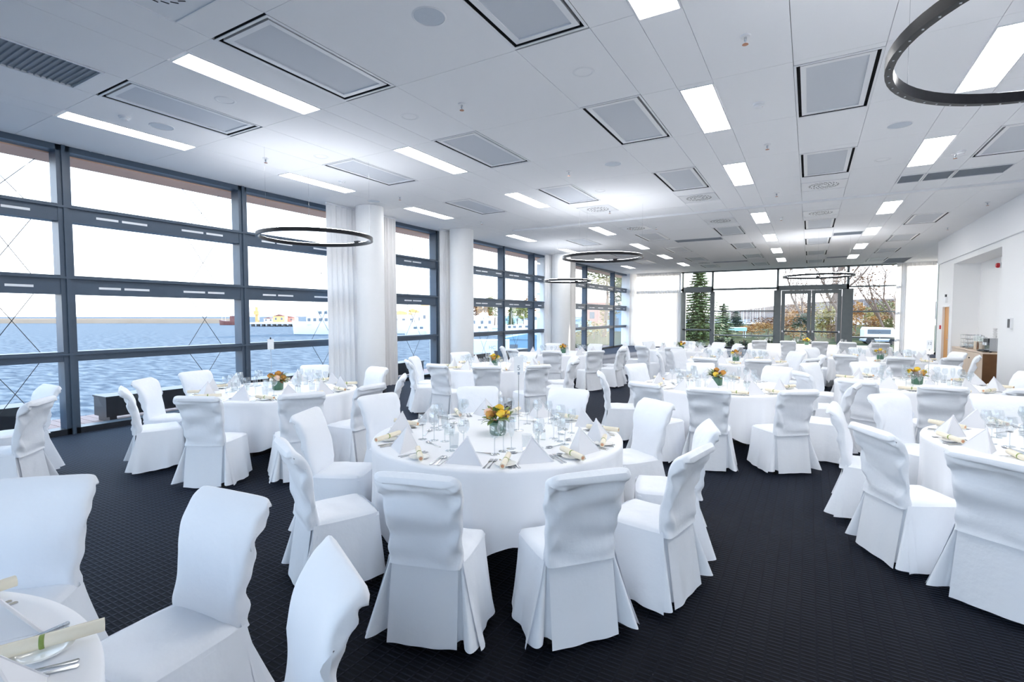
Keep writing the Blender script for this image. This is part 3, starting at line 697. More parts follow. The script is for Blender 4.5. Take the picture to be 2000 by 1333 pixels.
KNIFE = [('handle', sm(flat([(-.11, .004, 0), (-.107, .008, 0), (-.03, .006, 0), (-.005, .0045, 0)], th=.006).mesh('handle', 'steel'), 50)), ('blade', sm(flat([(-.005, .005, .001), (.03, .0085, .001), (.09, .0085, .001), (.112, .002, .001)], th=.002).mesh('blade', 'steel'), 50))]
def fork_parts():
    h = flat([(-.10, .004, 0), (-.096, .009, 0), (-.06, .0055, .001), (0, .003, .004), (.03, .005, .003), (.045, .011, .001), (.06, .0125, 0)])
    out = [('handle', sm(h.mesh('handle', 'steel'), 50))]
    t = flat([(.06, .002, 0), (.08, .0018, .001), (.10, .001, .005)]).mesh('tine', 'steel')
    for x in (-.0095, -.0032, .0032, .0095): out.append(('tine', t, T((x, 0, 0))))
    return out
FORK = fork_parts()
def spoon_parts():
    h = flat([(-.10, .004, 0), (-.096, .009, 0), (-.06, .0055, .001), (0, .003, .004), (.04, .004, .003)])
    def bowl(u, v): a = 2*pi*u; r = 1-v; return (.021*r*cos(a), .068+.032*r*sin(a), .004+.003*r+.0-.004*(1-r*r)+.0008)
    return [('handle', sm(h.mesh('handle', 'steel'), 50)), ('bowl', sm(MB().grid(bowl, 20, 5, wrap=True).mesh('bowl', 'steel'), 180))]
SPOON = spoon_parts()
def stem_glass(rb, h, hb, rim):
    bowl = [(.003, h-hb), (rb*.45, h-hb+.008), (rb*.85, h-hb*.74), (rb, h-hb*.52), (rb*.93, h-hb*.25), (rim, h)]
    stem = [(.0035, .006), (.0032, h*.3), (.004, h-hb+.002)]
    foot = [(.034, 0), (.034, .0015), (.012, .004), (.0035, .009)]
    return [('bowl', sm(MB().lathe(bowl, 22, cap0=False, cap1=False).mesh('bowl', 'drink_glass'), 60)), ('stem', sm(MB().lathe(stem, 10).mesh('stem', 'drink_glass'), 60)), ('foot', sm(MB().lathe(foot, 22, cap1=False).mesh('foot', 'drink_glass'), 60))]
WINE = stem_glass(.042, .215, .105, .032); WHITE = stem_glass(.036, .195, .09, .028); FLUTE = stem_glass(.027, .225, .14, .022)
TUMBLER = [('body', sm(MB().lathe([(.028, .004), (.03, .0), (.036, .105)], 22, cap0=False, cap1=False).mesh('body', 'drink_glass'), 60)), ('base', sm(MB().lathe([(.028, .0), (.029, .008)], 22).mesh('base', 'drink_glass'), 60))]
SHAKER = [('jar', sm(MB().lathe([(.017, 0), (.019, .004), (.017, .055), (.014, .06)], 16).mesh('jar', 'case_glass'), 50)), ('cap', sm(MB().lathe([(.0155, .06), (.0155, .075), (.009, .082)], 16).mesh('cap', 'steel'), 50))]
# flowers
def flower_parts(seed, cols):
    R = random.Random(seed)
    parts = [('pot', sm(MB().lathe([(.045, 0), (.052, .01), (.056, .085), (.05, .085), (.046, .02)], 24, cap1=True).mesh('pot', 'pot_green'), 50))]
    def rose(r):
        m = MB()
        for k in range(3):
            n = 5+k; rr = r*(1-.28*k)
            for i in range(n):
                a0 = 2*pi*i/n+k*.6
                def pet(u, v, a0=a0, rr=rr, n=n, k=k):
                    a = a0+(u-.5)*2*pi/n*1.5; q = rr*(.35+.65*sin(v*1.9)) ; return (q*cos(a), q*sin(a), r*(-.5+1.35*v+.18*k)-.25*r*abs(u-.5))
                m.grid(pet, 3, 4)
        return m
    rm = {c: sm(rose(.030).mesh('rose', c), 180) for c in set(cols)}
    for i, c in enumerate(cols):
        a = 2*pi*i/len(cols)+R.random()*.5; r = .065 if i else .01
        parts.append(('rose', rm[c], T((r*cos(a), r*sin(a), .125+(.035 if i == 0 else R.uniform(-.01, .015)))) @ RZ(R.random()*6) @ RX(0 if i == 0 else .35)))
    def leaf(l, w): return MB().grid(lambda u, v: ((u-.5)*w*sin(pi*min(1, v*.96+.04))**.7, v*l, .25*l*sin(v*2.2)-.15*abs(u-.5)*w), 2, 5)
    lms = [sm(leaf(.07, .034).mesh('leaf', 'leaf_green'), 180), sm(leaf(.06, .028).mesh('leaf', 'leaf_brown'), 180)]
    for k in range(52):
        a = R.random()*6.28; parts.append(('leaf', lms[0 if R.random() < .62 else 1], T((.045*cos(a), .045*sin(a), .085+R.uniform(0, .05))) @ RZ(a-pi/2) @ RX(R.uniform(-.6, .9))))
    parts = [(q[0], q[1], Matrix.Scale(1.22, 4) @ (q[2] if len(q) > 2 else Matrix.Identity(4))) for q in parts]
    parts.append(('twig', MB().tube([(-.02, 0, .1), (-.05, 0, .16), (-.10, .01, .20)], .0022, 5, .0012).mesh('twig', 'twig')))
    return parts
FLOWERS = {'yellow': flower_parts(2, ['rose_yellow', 'rose_yellow', 'rose_yellow', 'rose_peach', 'rose_orange', 'rose_yellow']), 'orange': flower_parts(4, ['rose_orange', 'rose_yellow', 'rose_orange', 'rose_peach', 'rose_orange']), 'mixed': flower_parts(6, ['rose_yellow', 'rose_orange', 'rose_yellow', 'rose_orange', 'rose_yellow'])}
def text_mesh(s, size, m):
    cu = bpy.data.curves.new('digits', 'FONT'); cu.body = s; cu.size = size; cu.align_x = 'CENTER'; cu.align_y = 'CENTER'; cu.extrude = .0004
    o = bpy.data.objects.new('tmp_text', cu); C.objects.link(o); dg = bpy.context.evaluated_depsgraph_get(); dg.update()
    me = bpy.data.meshes.new_from_object(o.evaluated_get(dg)); bpy.data.objects.remove(o); me.materials.clear(); me.materials.append(MATS[m]); return me
def number_stand(x, y, z, hcard, digits, label, rot, zt=None):
    w, h = .075, .135
    card = MB().prism([(-w/2, -.001), (w/2, -.001), (w/2, .001), (-w/2, .001)], hcard, hcard+h).mesh('card', 'card')
    sub = []
    if digits:
        tm = text_mesh(digits, .055, 'ink')
        for sg in (0, pi): sub.append(('digits', tm, RZ(sg) @ T((0, -.0025, hcard+h*(.3 if digits == '5' else .62))) @ RX(pi/2)))
    parts = [('rod', MB().tube([(0, 0, 0.005), (0, 0, hcard+.01)], .0028, 6).mesh('rod', 'steel')), ('rod_base', sm(MB().lathe([(.04, 0), (.04, .004), (.01, .008)], 20).mesh('rod_base', 'steel'), 50)),
             ('card', card, None, sub), ('clip', MB().box(-.008, .008, -.006, .006, hcard+h-.002, hcard+h+.022).mesh('clip', 'black_panel') if digits == '' else MB().box(-.008, .008, -.004, .004, hcard-.012, hcard+.008).mesh('clip', 'steel'))]
    thing('number_stand', parts, label, 'table number', (x, y, z), rot)

def setting(cx, cy, ang, ph, detail, k, Rr=TR):
    """one place laid on the cloth in front of the chair at angle ang"""
    def at(u, r, z=TZT+.0005, rot=0):
        # u to the guest's right, r from the table centre
        ca, sa = cos(ang), sin(ang); px = cx+r*ca-u*sa*-1*-1; py = cy+r*sa+u*ca*1
        px = cx+r*ca+u*sa; py = cy+r*sa-u*ca
        return T((px, py, z)) @ RZ(ang+pi/2+rot)
    g = lambda s: s+' on '+ph
    J = random.Random(hash((round(cx*10), k)) & 0xffff); j = lambda a: J.uniform(-a, a)
    one('napkin', NAPKINS[k % 3], 'white napkin folded into a pyramid on '+ph, 'napkin', mw=at(j(.01), .775, rot=j(.22)), group=g('folded napkins'))
    s = -1
    if detail >= 1:
        one('bread_plate', PLATE, 'small white bread plate under a menu scroll on '+ph, 'plate', mw=at(-.262, .80), group=g('bread plates'))
        rr = J.choice((.25, -.3, .1, 1.2, -1.1)) if detail < 3 else j(.2)
        thing('menu_scroll', ROLL, 'rolled cream menu tied with a thin band on '+ph, 'menu', mw=at(-.262, .80, TZT+.016+ROLL_R, rr), group=g('rolled menus'))
    if detail >= 2:
        thing('knife', KNIFE, 'steel table knife laid on '+ph, 'knife', mw=at(.142, .80, rot=j(.03)), group=g('knives'))
        thing('knife', KNIFE, 'steel table knife laid on '+ph, 'knife', mw=at(.198, .795, rot=j(.03)), group=g('knives'))
        thing('spoon', SPOON, 'steel soup spoon laid on '+ph, 'spoon', mw=at(.17, .80, rot=j(.03)), group=g('spoons'))
        thing('fork', FORK, 'steel dinner fork laid on '+ph, 'fork', mw=at(-.175, .795, rot=j(.02)), group=g('forks'))
        thing('fork', FORK, 'steel dinner fork laid on '+ph, 'fork', mw=at(-.147, .80, rot=j(.02)), group=g('forks'))
        thing('dessert_spoon', SPOON, 'steel dessert spoon lying crosswise on '+ph, 'spoon', mw=at(.0, .565, rot=pi/2+j(.1)), group=g('dessert spoons'))
    thing('wine_glass', WINE, 'tall empty red wine glass on '+ph, 'wine glass', mw=at(.115, .50), group=g('red wine glasses'))
    thing('wine_glass', WHITE, 'smaller empty white wine glass on '+ph, 'wine glass', mw=at(.195, .555), group=g('white wine glasses'))
    if detail >= 1:
        if k % 2: thing('champagne_flute', FLUTE, 'slender empty champagne flute on '+ph, 'champagne flute', mw=at(.04, .45), group=g('champagne flutes'))
        else: thing('water_tumbler', TUMBLER, 'short clear water tumbler on '+ph, 'tumbler', mw=at(.20, .46), group=g('water tumblers'))
def degrees_of(a): return math.degrees(a)
def sector(g):
    N = ['side wall', 'sideboard niche', 'garden doors', 'harbour windows', 'sea windows', 'first sea window', 'rear glazing', 'rear corner']; k = int(round(g/22.5)) % 16
    return 'the '+(N[k//2] if k % 2 == 0 else N[k//2]+' and '+N[(k//2+1) % 8])
def deg(*a): return [radians(x) for x in a]
# name: centre, chair-top angles (deg), radii, phrase, detail, flower, draw settings at
def round_table(c, chairs, ph, detail, flower, cloth=0, extra=(), setangs=None, adj=None):
    thing('round_table', table_parts, 'round table hidden under its white cloth, '+ph, 'table', (c[0], c[1], 0))
    one('tablecloth', CLOTHS[cloth], 'white cloth hanging in folds over '+ph, 'tablecloth', (c[0], c[1], 0), cloth*.7+c[0])
    for k, q in enumerate(chairs):
        a, r = (q, 1.57) if not isinstance(q, tuple) else (q[0], max(1.56, q[1]))
        a = radians(a)
        chair((c[0]+r*cos(a), c[1]+r*sin(a)), c, 'white-covered chair at '+ph+', back to '+sector(degrees_of(a)), 'chairs around '+ph)
    for k, a in enumerate(setangs if setangs is not None else [q if not isinstance(q, tuple) else q[0] for q in chairs]):
        setting(c[0], c[1], radians(a), ph, detail, k)
    if flower:
        thing('flower_centrepiece', FLOWERS[flower], {'yellow': 'yellow roses with leaves in a low green pot', 'orange': 'orange roses in a low pot', 'mixed': 'gold and brown flowers in a low green pot'}[flower]+' on '+ph, 'flowers', (c[0], c[1], TZT), c[0]*3)
    for sx in (-1, 1):
        for dx in (0, .05):
            thing('shaker', SHAKER, 'small glass shaker with metal cap on '+ph, 'shaker', (c[0]+.34*sx+dx, c[1]-.10+.12*sx, TZT), group='shakers on '+ph) if detail >= 2 else None

T1, T2, T3, T4, T5, T6, T7, T8, T9 = (-2.10, 3.38), (-5.8, 4.05), (-5.05, 8.0), (-5.35, 11.75), (-1.05, 7.3), (1.3, 8.8), (1.75, 5.05), (-1.98, -.30), (-7.25, .72)
T10, T11, T12 = (-3.05, 14.6), (-1.3, 11.5), (1.35, 13.5)
round_table(T1, [(-73, 1.48), (-41, 1.55), (-11, 1.58), (17, 1.58), (54, 1.50), (93, 1.49), (130, 1.51), (171, 1.49), (-154, 1.5), (-114, 1.52)], 'the yellow rose table', 2, 'yellow', 0)
round_table(T2, [(-112, 1.49), (-142, 1.54), (-174, 1.6), (-62, 1.49), (-27, 1.6), (3, 1.49), (39, 1.49), (83, 1.49), (125, 1.5)], 'the sea window table', 2, 'orange', 1)
round_table(T3, [(-129, 1.6), (-158, 1.49), (-94, 1.49), (-62, 1.57), (-32, 1.62), (6, 1.49), (40, 1.5), (95, 1.5), (150, 1.5)], 'the first pillar table', 1, 'mixed', 2)
round_table(T4, [-38, -3, -75, -115, -155, 35, 80, 125], 'the harbour window table', 0, 'orange', 0)
round_table(T5, [(-157, 1.49), (-112, 1.55), (-85, 1.49), (-51, 1.49), (-12, 1.49), (65, 1.5), (108, 1.5), (150, 1.5)], 'the orange rose table', 2, 'orange', 1)
round_table(T6, [(-120, 1.49), (-90, 1.52), (-62, 1.49), (-152, 1.5), (145, 1.5), (108, 1.5), (70, 1.5), (30, 1.5), (-20, 1.5)], 'the card twelve table', 2, 'mixed', 2)
round_table(T7, [(174, 1.49), (-150, 1.5), (-123, 1.5), (133, 1.49), (95, 1.5), (-85, 1.55)], 'the flowerless table', 2, None, 0, setangs=[174, -150, -123, 133, 95, 60, -90])
round_table(T8, [(133, 1.69), (96.5, 1.58), (63, 1.56)], 'the overhanging scroll table', 3, None, 1, setangs=[131, 95, 60, 28])
round_table(T9, [(47, 1.5), (92, 1.5)], 'the window post table', 1, None, 2)
round_table(T10, [-170, -118, -85, -50, -10, 30, 60, 95, 140], 'the sheer curtain table', 0, 'orange', 0)
round_table(T11, [-103, -70, -165, 10, -30, 150, 112, 80, 46], 'the spruce window table', 1, 'orange', 1)
round_table(T12, [-117, -84, -52, -10, 145, 180, 100, 60, 25], 'the sideboard table', 1, 'mixed', 2)
number_stand(T1[0]+.075, T1[1]+.20, TZT, .47, '5', 'white table number card with a five on a thin rod', .45)
number_stand(T2[0]-.20, T2[1]+.05, TZT, .50, '', 'blank white card on a rod before the window transom', .9)
number_stand(T6[0]+.14, T6[1]+.14, TZT, .47, '12', 'white table number card with a twelve on a thin rod', .25)
number_stand(T12[0], T12[1]+.22, TZT, .42, '', 'white card on a rod at the table beside the sideboard', 1.4)
# scroll that overhangs the edge of the corner table
# ---- head table before the glass doors
hx0, hx1, hy0, hy1 = -1.75, 2.15, 18.6, 19.5
hp = 'the long head table'
hc = MB()
def hd(u, v):
    P = [(hx0, hy0), (hx1, hy0), (hx1, hy1), (hx0, hy1)]; k = u*4; i = int(k) % 4; t = k-int(k); a, b = P[i], P[(i+1) % 4]
    x, y = a[0]+(b[0]-a[0])*t, a[1]+(b[1]-a[1])*t; o = .025*v*sin(60*u*2*pi/2+1)+.02*v
    n = ((0, -1), (1, 0), (0, 1), (-1, 0))[i]; return (x+n[0]*o, y+n[1]*o, TZT-(TZT-.06)*v)
hc.grid(hd, 240, 5, wrap=True); b0 = len(hc.v); hc.v += [(hx0, hy0, TZT), (hx1, hy0, TZT), (hx1, hy1, TZT), (hx0, hy1, TZT)]; hc.f.append((b0, b0+1, b0+2, b0+3))
one('tablecloth', sm(hc.mesh('tablecloth', 'linen'), 40), 'floor length white cloth over the long head table', 'tablecloth')
thing('head_table', [('table_top', MB().box(hx0+.02, hx1-.02, hy0+.02, hy1-.02, .73, .762).mesh('table_top', 'wood_light'))]+[('leg', MB().box(-.03, .03, -.03, .03, 0, .73).mesh('leg', 'leg_dark'), T((x, y, 0))) for x in (hx0+.12, hx1-.12) for y in (hy0+.12, hy1-.12)], 'long rectangular table under a floor length white cloth', 'table')
for k, x in enumerate((-1.35, -.55, .3, 1.0, 1.8)):
    chair((x, hy0-.62), (x, hy0+2), 'white fabric covered chair at '+hp, 'chairs at '+hp, .15*(-1)**k)
for k, x in enumerate((-1.2, -.4, .9, 1.7)):
    for nm, ms, lb, dx in (('wine_glass', WINE, 'tall empty red wine glass on ', 0), ('wine_glass', WHITE, 'smaller empty white wine glass on ', .1)):
        thing(nm, ms, lb+hp, 'wine glass', (x+dx, hy0+.35, TZT), 0, ('red' if dx == 0 else 'white')+' wine glasses on '+hp)
    one('napkin', NAPKINS[k % 3], 'white napkin folded into a pyramid on '+hp, 'napkin', (x-.05, hy0+.16, TZT+.0005), 0, 'folded napkins on '+hp)
thing('flower_centrepiece', FLOWERS['mixed'], 'small flower bowl in the middle of the long head table', 'flowers', (-.05, hy0+.45, TZT))
# ================================================================== SIDEBOARD CORNER
SBX, SB0, SB1, SBH = 3.63, 16.25, 19.3, .82
def yat(px, x): return on_x(px, 690, x).y
sp = [('carcass', MB().box(SBX+.02, NX-.02, SB0+.02, SB1, .08, SBH-.03).mesh('carcass', 'wood_light')), ('end_panel', MB().box(SBX, NX-.02, SB0, SB0+.02, 0, SBH-.03).mesh('end_panel', 'wood_end')),
      ('top', MB().box(SBX-.01, NX-.01, SB0-.01, SB1, SBH-.03, SBH).mesh('top', 'wood_light')), ('plinth', MB().box(SBX+.06, NX-.05, SB0+.03, SB1, 0, .08).mesh('plinth', 'leg_dark'))]
for k in range(4):
    a = SB0+.03+k*.755; dm = MB().box(SBX, SBX+.02, a, a+.745, .09, SBH-.04).mesh('cabinet_door', 'wood_light')
    sp.append(('cabinet_door', dm, None, [('knob', sm(MB().lathe([(.012, 0), (.018, .012), (.014, .024)], 12).move(T((SBX, a+.37, SBH-.20)) @ RY(-pi/2)).mesh('knob', 'leg_dark'), 50))]))
thing('sideboard', sp, 'pale wooden sideboard with a dark brown end panel in the niche', 'sideboard')
def rack(y, label):
    p = [('tray', MB().frame(-.16, .16, -.16, .16, 0, .04, .012).box(-.16, .16, -.16, .16, 0, .008).mesh('tray', 'steel'))]
    wire = MB().tube([(0, 0, .03), (0, 0, .36)], .004, 6).mesh('upright', 'steel')
    for x in (-.15, 0, .15):
        for yy in (-.15, 0, .15): p.append(('upright', wire, T((x, yy, 0))))
    for z in (.14, .25, .36):
        p.append(('rail', MB().frame(-.155, .155, -.155, .155, z-.004, z+.004, .008).mesh('rail', 'steel')))
    thing('glass_rack', p, label, 'rack', (3.88, y, SBH))
    for x in (-.075, .075):
        for yy in (-.075, .075): thing('water_tumbler', TUMBLER, 'clear tumbler standing in the wire rack on the sideboard', 'tumbler', (3.88+x, y+yy, SBH+.009), 0, 'tumblers in the sideboard racks')
rack(18.75, 'wire glass rack on the sideboard beside the pillar'); rack(18.2, 'wire glass rack on the sideboard beside the tall jars')
for k, (y, h) in enumerate(((17.8, .36), (17.55, .36), (17.3, .33))):
    thing('glass_jar', [('jar', sm(MB().lathe([(.08, 0), (.085, .01), (.085, h-.03), (.07, h)], 22, cap1=False).mesh('jar', 'case_glass'), 50)), ('filling', sm(MB().lathe([(.075, .012), (.075, h*.6)], 20).mesh('filling', ['wood_light', 'wood_end', 'building_pale'][k]), 50)), ('lid', sm(MB().lathe([(.075, h), (.075, h+.015), (.02, h+.02), (.02, h+.04)], 20).mesh('lid', 'steel'), 50))],
          'tall glass jar with '+['pale', 'dark brown', 'beige'][k]+' contents on the sideboard', 'jar', (3.86, y, SBH))
thing('coffee_machine', [('body', MB().box(-.17, .17, -.2, .2, .03, .34).mesh('body', 'steel')), ('drip_tray', MB().box(-.27, -.17, -.2, .2, .03, .06).mesh('drip_tray', 'black_panel')), ('control_panel', MB().box(-.2, -.17, -.19, .19, .24, .33).mesh('control_panel', 'black_panel')), ('group_head', sm(MB().lathe([(.035, .17), (.035, .24)], 14, c=(-.21, -.08)).mesh('group_head', 'steel'))), ('group_head', sm(MB().lathe([(.035, .17), (.035, .24)], 14, c=(-.21, .08)).mesh('group_head', 'steel')))]
      + [('foot', MB().box(x-.02, x+.02, y-.02, y+.02, 0, .03).mesh('foot', 'black_panel')) for x in (-.14, .14) for y in (-.16, .16)], 'steel coffee machine at the end of the sideboard', 'coffee machine', (3.95, 16.62, SBH))
cup = sm(MB().lathe([(.02, 0), (.036, .03), (.04, .06), (.037, .06), (.033, .03), (.018, .006)], 16, cap0=True, cap1=True).mesh('cup', 'porcelain'), 50)
for k in range(4): one('cup', cup, 'white cup in the stack on the coffee machine', 'cup', (3.9, 16.55, SBH+.34+.061*k), 0, 'cups on the coffee machine')
one('serving_tray', sm(MB().lathe([(.0, 0), (.15, 0), (.175, .02), (.17, .024), (.15, .006), (0, .006)], 28, cap0=False, cap1=False).mesh('serving_tray', 'black_panel'), 50), 'round dark serving tray on the sideboard', 'tray', (3.85, 17.02, SBH))
# wall fittings
p = on_x(1975, 632, XR)
thing('wall_controller', [('housing', MB().box(-.05, 0, -.12, .12, -.11, .11).mesh('housing', 'plastic_white')), ('screen', MB().box(-.055, -.05, -.11, .02, -.09, .09).mesh('screen', 'black_panel'))], 'small wall controller with a black screen beside the niche', 'control panel', (XR, p.y, p.z))
p = on_x(1938, 505, NX)
thing('alarm_sounder', [('base', sm(MB().lathe([(.07, 0), (.07, .03)], 20).move(RY(-pi/2)).mesh('base', 'plastic_white'), 50)), ('horn', sm(MB().lathe([(.06, .03), (.065, .07), (.045, .10)], 20).move(RY(-pi/2)).mesh('horn', 'plastic_red'), 50))], 'red fire alarm sounder high in the niche', 'alarm', (NX, 17.6, 3.0))
one('alarm_button', MB().box(-.03, 0, -.06, .06, -.06, .06).mesh('alarm_button', 'plastic_red'), 'red alarm button beside the wooden door', 'alarm button', (XR, 20.75, 1.35))
thing('exit_sign', [('sign_box', MB().box(-.06, 0, -.16, .16, 0, .16).mesh('sign_box', 'plastic_white')), ('mount', MB().box(-.04, 0, -.04, .04, .16, .24).mesh('mount', 'black_panel'))], 'small white sign box above the wooden door', 'sign', (XR, 20.1, 2.12))
# floor convectors in front of and behind the glass
# ================================================================== OUTSIDE
def ext(name, me, label, cat, loc=(0, 0, 0), rotz=0, group=None): return one(name, me, label, cat, loc, rotz, group)
sea = MB(); sea.v = [(-4000, -3000, SEA), (600, -3000, SEA), (600, 4000, SEA), (-4000, 4000, SEA)]; sea.f = [(0, 1, 2, 3)]
so = link('sea', sea.mesh('sea', 'sea_water')); so['kind'] = 'stuff'; tag(so, 'blue sea water reaching to the horizon', 'water')
struct('terrace_base', MB().box(-10.9, -9.36, YB-2, YF+.5, SEA-.5, -.16).box(-10.9, 8, YF+.25, YF+.5, SEA-.5, -.16).mesh('terrace_base', 'concrete'))
dk = struct('terrace_deck', MB().box(-10.85, -9.36, YB-2, YF+.3, -.16, -.12).mesh('deck_bed', 'concrete'))
pk = MB().box(-10.85, -9.36, 0, .14, -.12, -.03).mesh('plank', 'deck_wood')
for k in range(60): link('plank', pk, dk, (0, 1.0+k*.15, 0))
link('deck_field', MB().box(-10.85, -9.36, 10.0, YF+.2, -.12, -.03).box(-10.85, -9.36, YB-2, 1.0, -.12, -.03).mesh('deck_field', 'deck_wood'), dk)
struct('roof_overhang', MB().box(-9.9, XL-.2, YB-1, YF+1, 4.0, 4.14).mesh('roof_overhang', 'soffit_wood'))
bench = [('bench_box', MB().box(-.22, .22, -1, 1, .09, .40).mesh('bench_box', 'black_panel')), ('bench_top', MB().box(-.24, .24, -1.01, 1.01, .40, .425).mesh('bench_top', 'black_panel')), ('skid', MB().box(-.2, .2, -.95, -.85, 0, .09).mesh('skid', 'black_panel')), ('skid', MB().box(-.2, .2, .85, .95, 0, .09).mesh('skid', 'black_panel'))]
for y in (-.6, 1.85, 4.75, 7.2, 10.6, 14.2, 17.2): thing('terrace_bench', bench, 'low black box bench on the terrace outside the sea windows', 'bench', (-10.0, y, -.03), 0, 'black terrace benches')
# bracing cables outside the sea glazing
cn = 0
for ya, yb in ((.5, 3.05), (3.15, 5.68), (5.78, 8.3), (9.75, 11.4), (13.1, 15.0), (15.2, 17.2)):
    for z0, z1 in ((.1, 1.1), (1.12, 2.15), (2.15, 3.2), (3.2, 3.95)):
        for a, b in (((yb-.75, z0), (yb-.1, z1)), ((yb-.1, z0), (yb-.75, z1))):
            one('bracing_cable', MB().tube([(-9.62, a[0], a[1]), (-9.62, b[0], b[1])], .005, 5).mesh('bracing_cable', 'leg_dark'), 'thin crossed steel cable outside the sea windows', 'cable', group='bracing cables')
    for y in (yb-.8, yb-.05): pass
rodm = MB().tube([(0, 0, -.1), (0, 0, 4.0)], .008, 6).mesh('cable_rod', 'leg_dark')
# ---- breakwater and boats
def across(px0, px1, fwd, z0, z1, depth):
    a, b = col_at(px0, fwd), col_at(px1, fwd); c = (a+b)/2; L = (b-a).length
    return (c.x, c.y, 0), atan2(b.y-a.y, b.x-a.x), L
loc, rz, L = across(-260, 470, 300, 0, 0, 12)
bw = [('wall', MB().box(-L/2, L/2, 0, 10, SEA-1, -.4).mesh('wall', 'breakwater')), ('parapet', MB().box(-L/2, L/2, 5, 7, -.4, .25).mesh('parapet', 'breakwater'))]
thing('breakwater', bw, 'long low sandy breakwater across the bay', 'breakwater', loc, rz)
loc, rz, L = across(488, 760, 210, 0, 0, 30)
thing('pier', [('pier_deck', MB().box(-L/2, L/2, 0, 26, -1.6, -.9).mesh('pier_deck', 'building_pale'))]+[('pile', MB().box(-.5, .5, 0, 1, SEA-1, -1.6).mesh('pile', 'leg_dark'), T((-L/2+1+k*2.2, .2, 0))) for k in range(24)], 'harbour pier on dark piles behind the white ship', 'pier', loc, rz)
def shed(px, fwd, w, z0, h, m, label, cat='building', roof=None):
    p = col_at(px, fwd); d = w*.6
    parts = [('wall', MB().box(-w/2, w/2, -d/2, d/2, 0, h).mesh('wall', m)), ('roof', MB().prism([(-w/2-.1, 0), (w/2+.1, 0), (0, h*.3)], -d/2-.1, d/2+.1).move(T((0, 0, h)) @ RX(pi/2)).mesh('roof', roof or 'hull_red'))]
    n = max(2, int(w/2.2)); wm = MB().box(-.4, .4, -.03, 0, 0, min(1.1, h*.4)).mesh('window', 'ship_glass')
    for k in range(n): parts.append(('window', wm, T((-w/2+w*(k+.5)/n, -d/2, h*.35))))
    thing('harbour_building', parts, label, cat, (p.x, p.y, z0), YAW)
shed(548, 220, 5, -.9, 2.6, 'crane_orange', 'orange shed on the harbour pier'); shed(566, 225, 6, -.9, 2.0, 'building_brick', 'brick red shed on the harbour pier'); shed(527, 222, 4, -.9, 1.6, 'building_pale', 'small pale shed on the harbour pier')
p = col_at(503, 220)
thing('harbour_crane', [('tower', MB().box(-.6, .6, -.6, .6, 0, 6.5).mesh('tower', 'crane_orange')), ('cab', MB().box(-1.1, 1.1, -1, 1, 3.2, 4.8).mesh('cab', 'crane_orange')), ('jib', MB().tube([(0, 0, 5.5), (-1.5, 0, 9)], .25, 6, .1).mesh('jib', 'mast'))], 'orange harbour crane on the pier', 'crane', (p.x, p.y, -.9), YAW)
def boat(name, px, fwd, L, Bm, fb, hullm, supers, masts, label, cat='boat', rz=None, mastm='mast', group=None):
    p = col_at(px, fwd); n = 14
    m = MB()
    for z, k in ((-.6, .75), (0, .92), (fb, 1.0)):
        for i in range(n):
            for s in ((1,) if False else (1,)): pass
        for i in range(2*n):
            t = i/(2*n); a = 2*pi*t; x = cos(a)*L/2; y = sin(a)*Bm/2*(1 if x < L*.1 else max(.02, 1-((x-L*.1)/(L*.42))**2))
            m.v.append((x*(k if x < 0 else .5+.5*k), y*k, z+(fb*.35*max(0, x/(L/2))**2 if z == fb else 0)))
    for k in range(2):
        for i in range(2*n): j = (i+1) % (2*n); m.f.append((k*2*n+i, k*2*n+j, (k+1)*2*n+j, (k+1)*2*n+i))
    m.f.append(tuple(range(4*n, 6*n)))
    parts = [('hull', sm(m.mesh('hull', hullm), 40))]
    for x0, x1, w, z0, z1, mm in supers:
        sub = []
        if mm == 'ship_white' and x1-x0 > 1.5:
            k = max(2, int((x1-x0)/1.3)); wm = MB().box(-.35, .35, -.02, .02, 0, min(.7, (z1-z0)*.4)).mesh('window', 'ship_glass')
            for i in range(k):
                for sd in (-1, 1): sub.append(('window', wm, T((x0+(x1-x0)*(i+.5)/k, sd*w/2, (z0+z1)/2-.1))))
        parts.append(('deckhouse', MB().box(x0, x1, -w/2, w/2, z0, z1).mesh('deckhouse', mm), None, sub))
    for x, h, r in masts: parts.append(('mast', MB().tube([(x, 0, fb*.8), (x, 0, h)], r, 6, r*.5).mesh('mast', mastm)))
    thing(name, parts, label, cat, (p.x, p.y, SEA), YAW if rz is None else YAW+rz, group)
boat('fishing_trawler', 447, 245, 9.0, 3.2, 1.9, 'hull_red', [(-3.6, -1.2, 2.2, 1.8, 4.4, 'hull_red'), (-3.2, -1.8, 1.6, 4.4, 5.3, 'ship_white')], [(1.5, 7.5, .08), (-2.6, 9.5, .08), (3.2, 6, .06)], 'dark red fishing trawler off the end of the breakwater', 'ship', pi)
boat('passenger_ship', 648, 122, 19, 5.2, 2.4, 'ship_white', [(-8.2, 5.2, 4.4, 2.3, 4.1, 'ship_white'), (-7.8, 2.6, 4.0, 4.1, 5.7, 'ship_white'), (-6.5, -.5, 3.6, 5.7, 7.2, 'ship_white'), (-5.5, -2.0, 3.2, 7.2, 8.4, 'ship_white')], [(-3.5, 10.5, .07)], 'white passenger ship with stacked decks beside the pier', 'ship', pi)
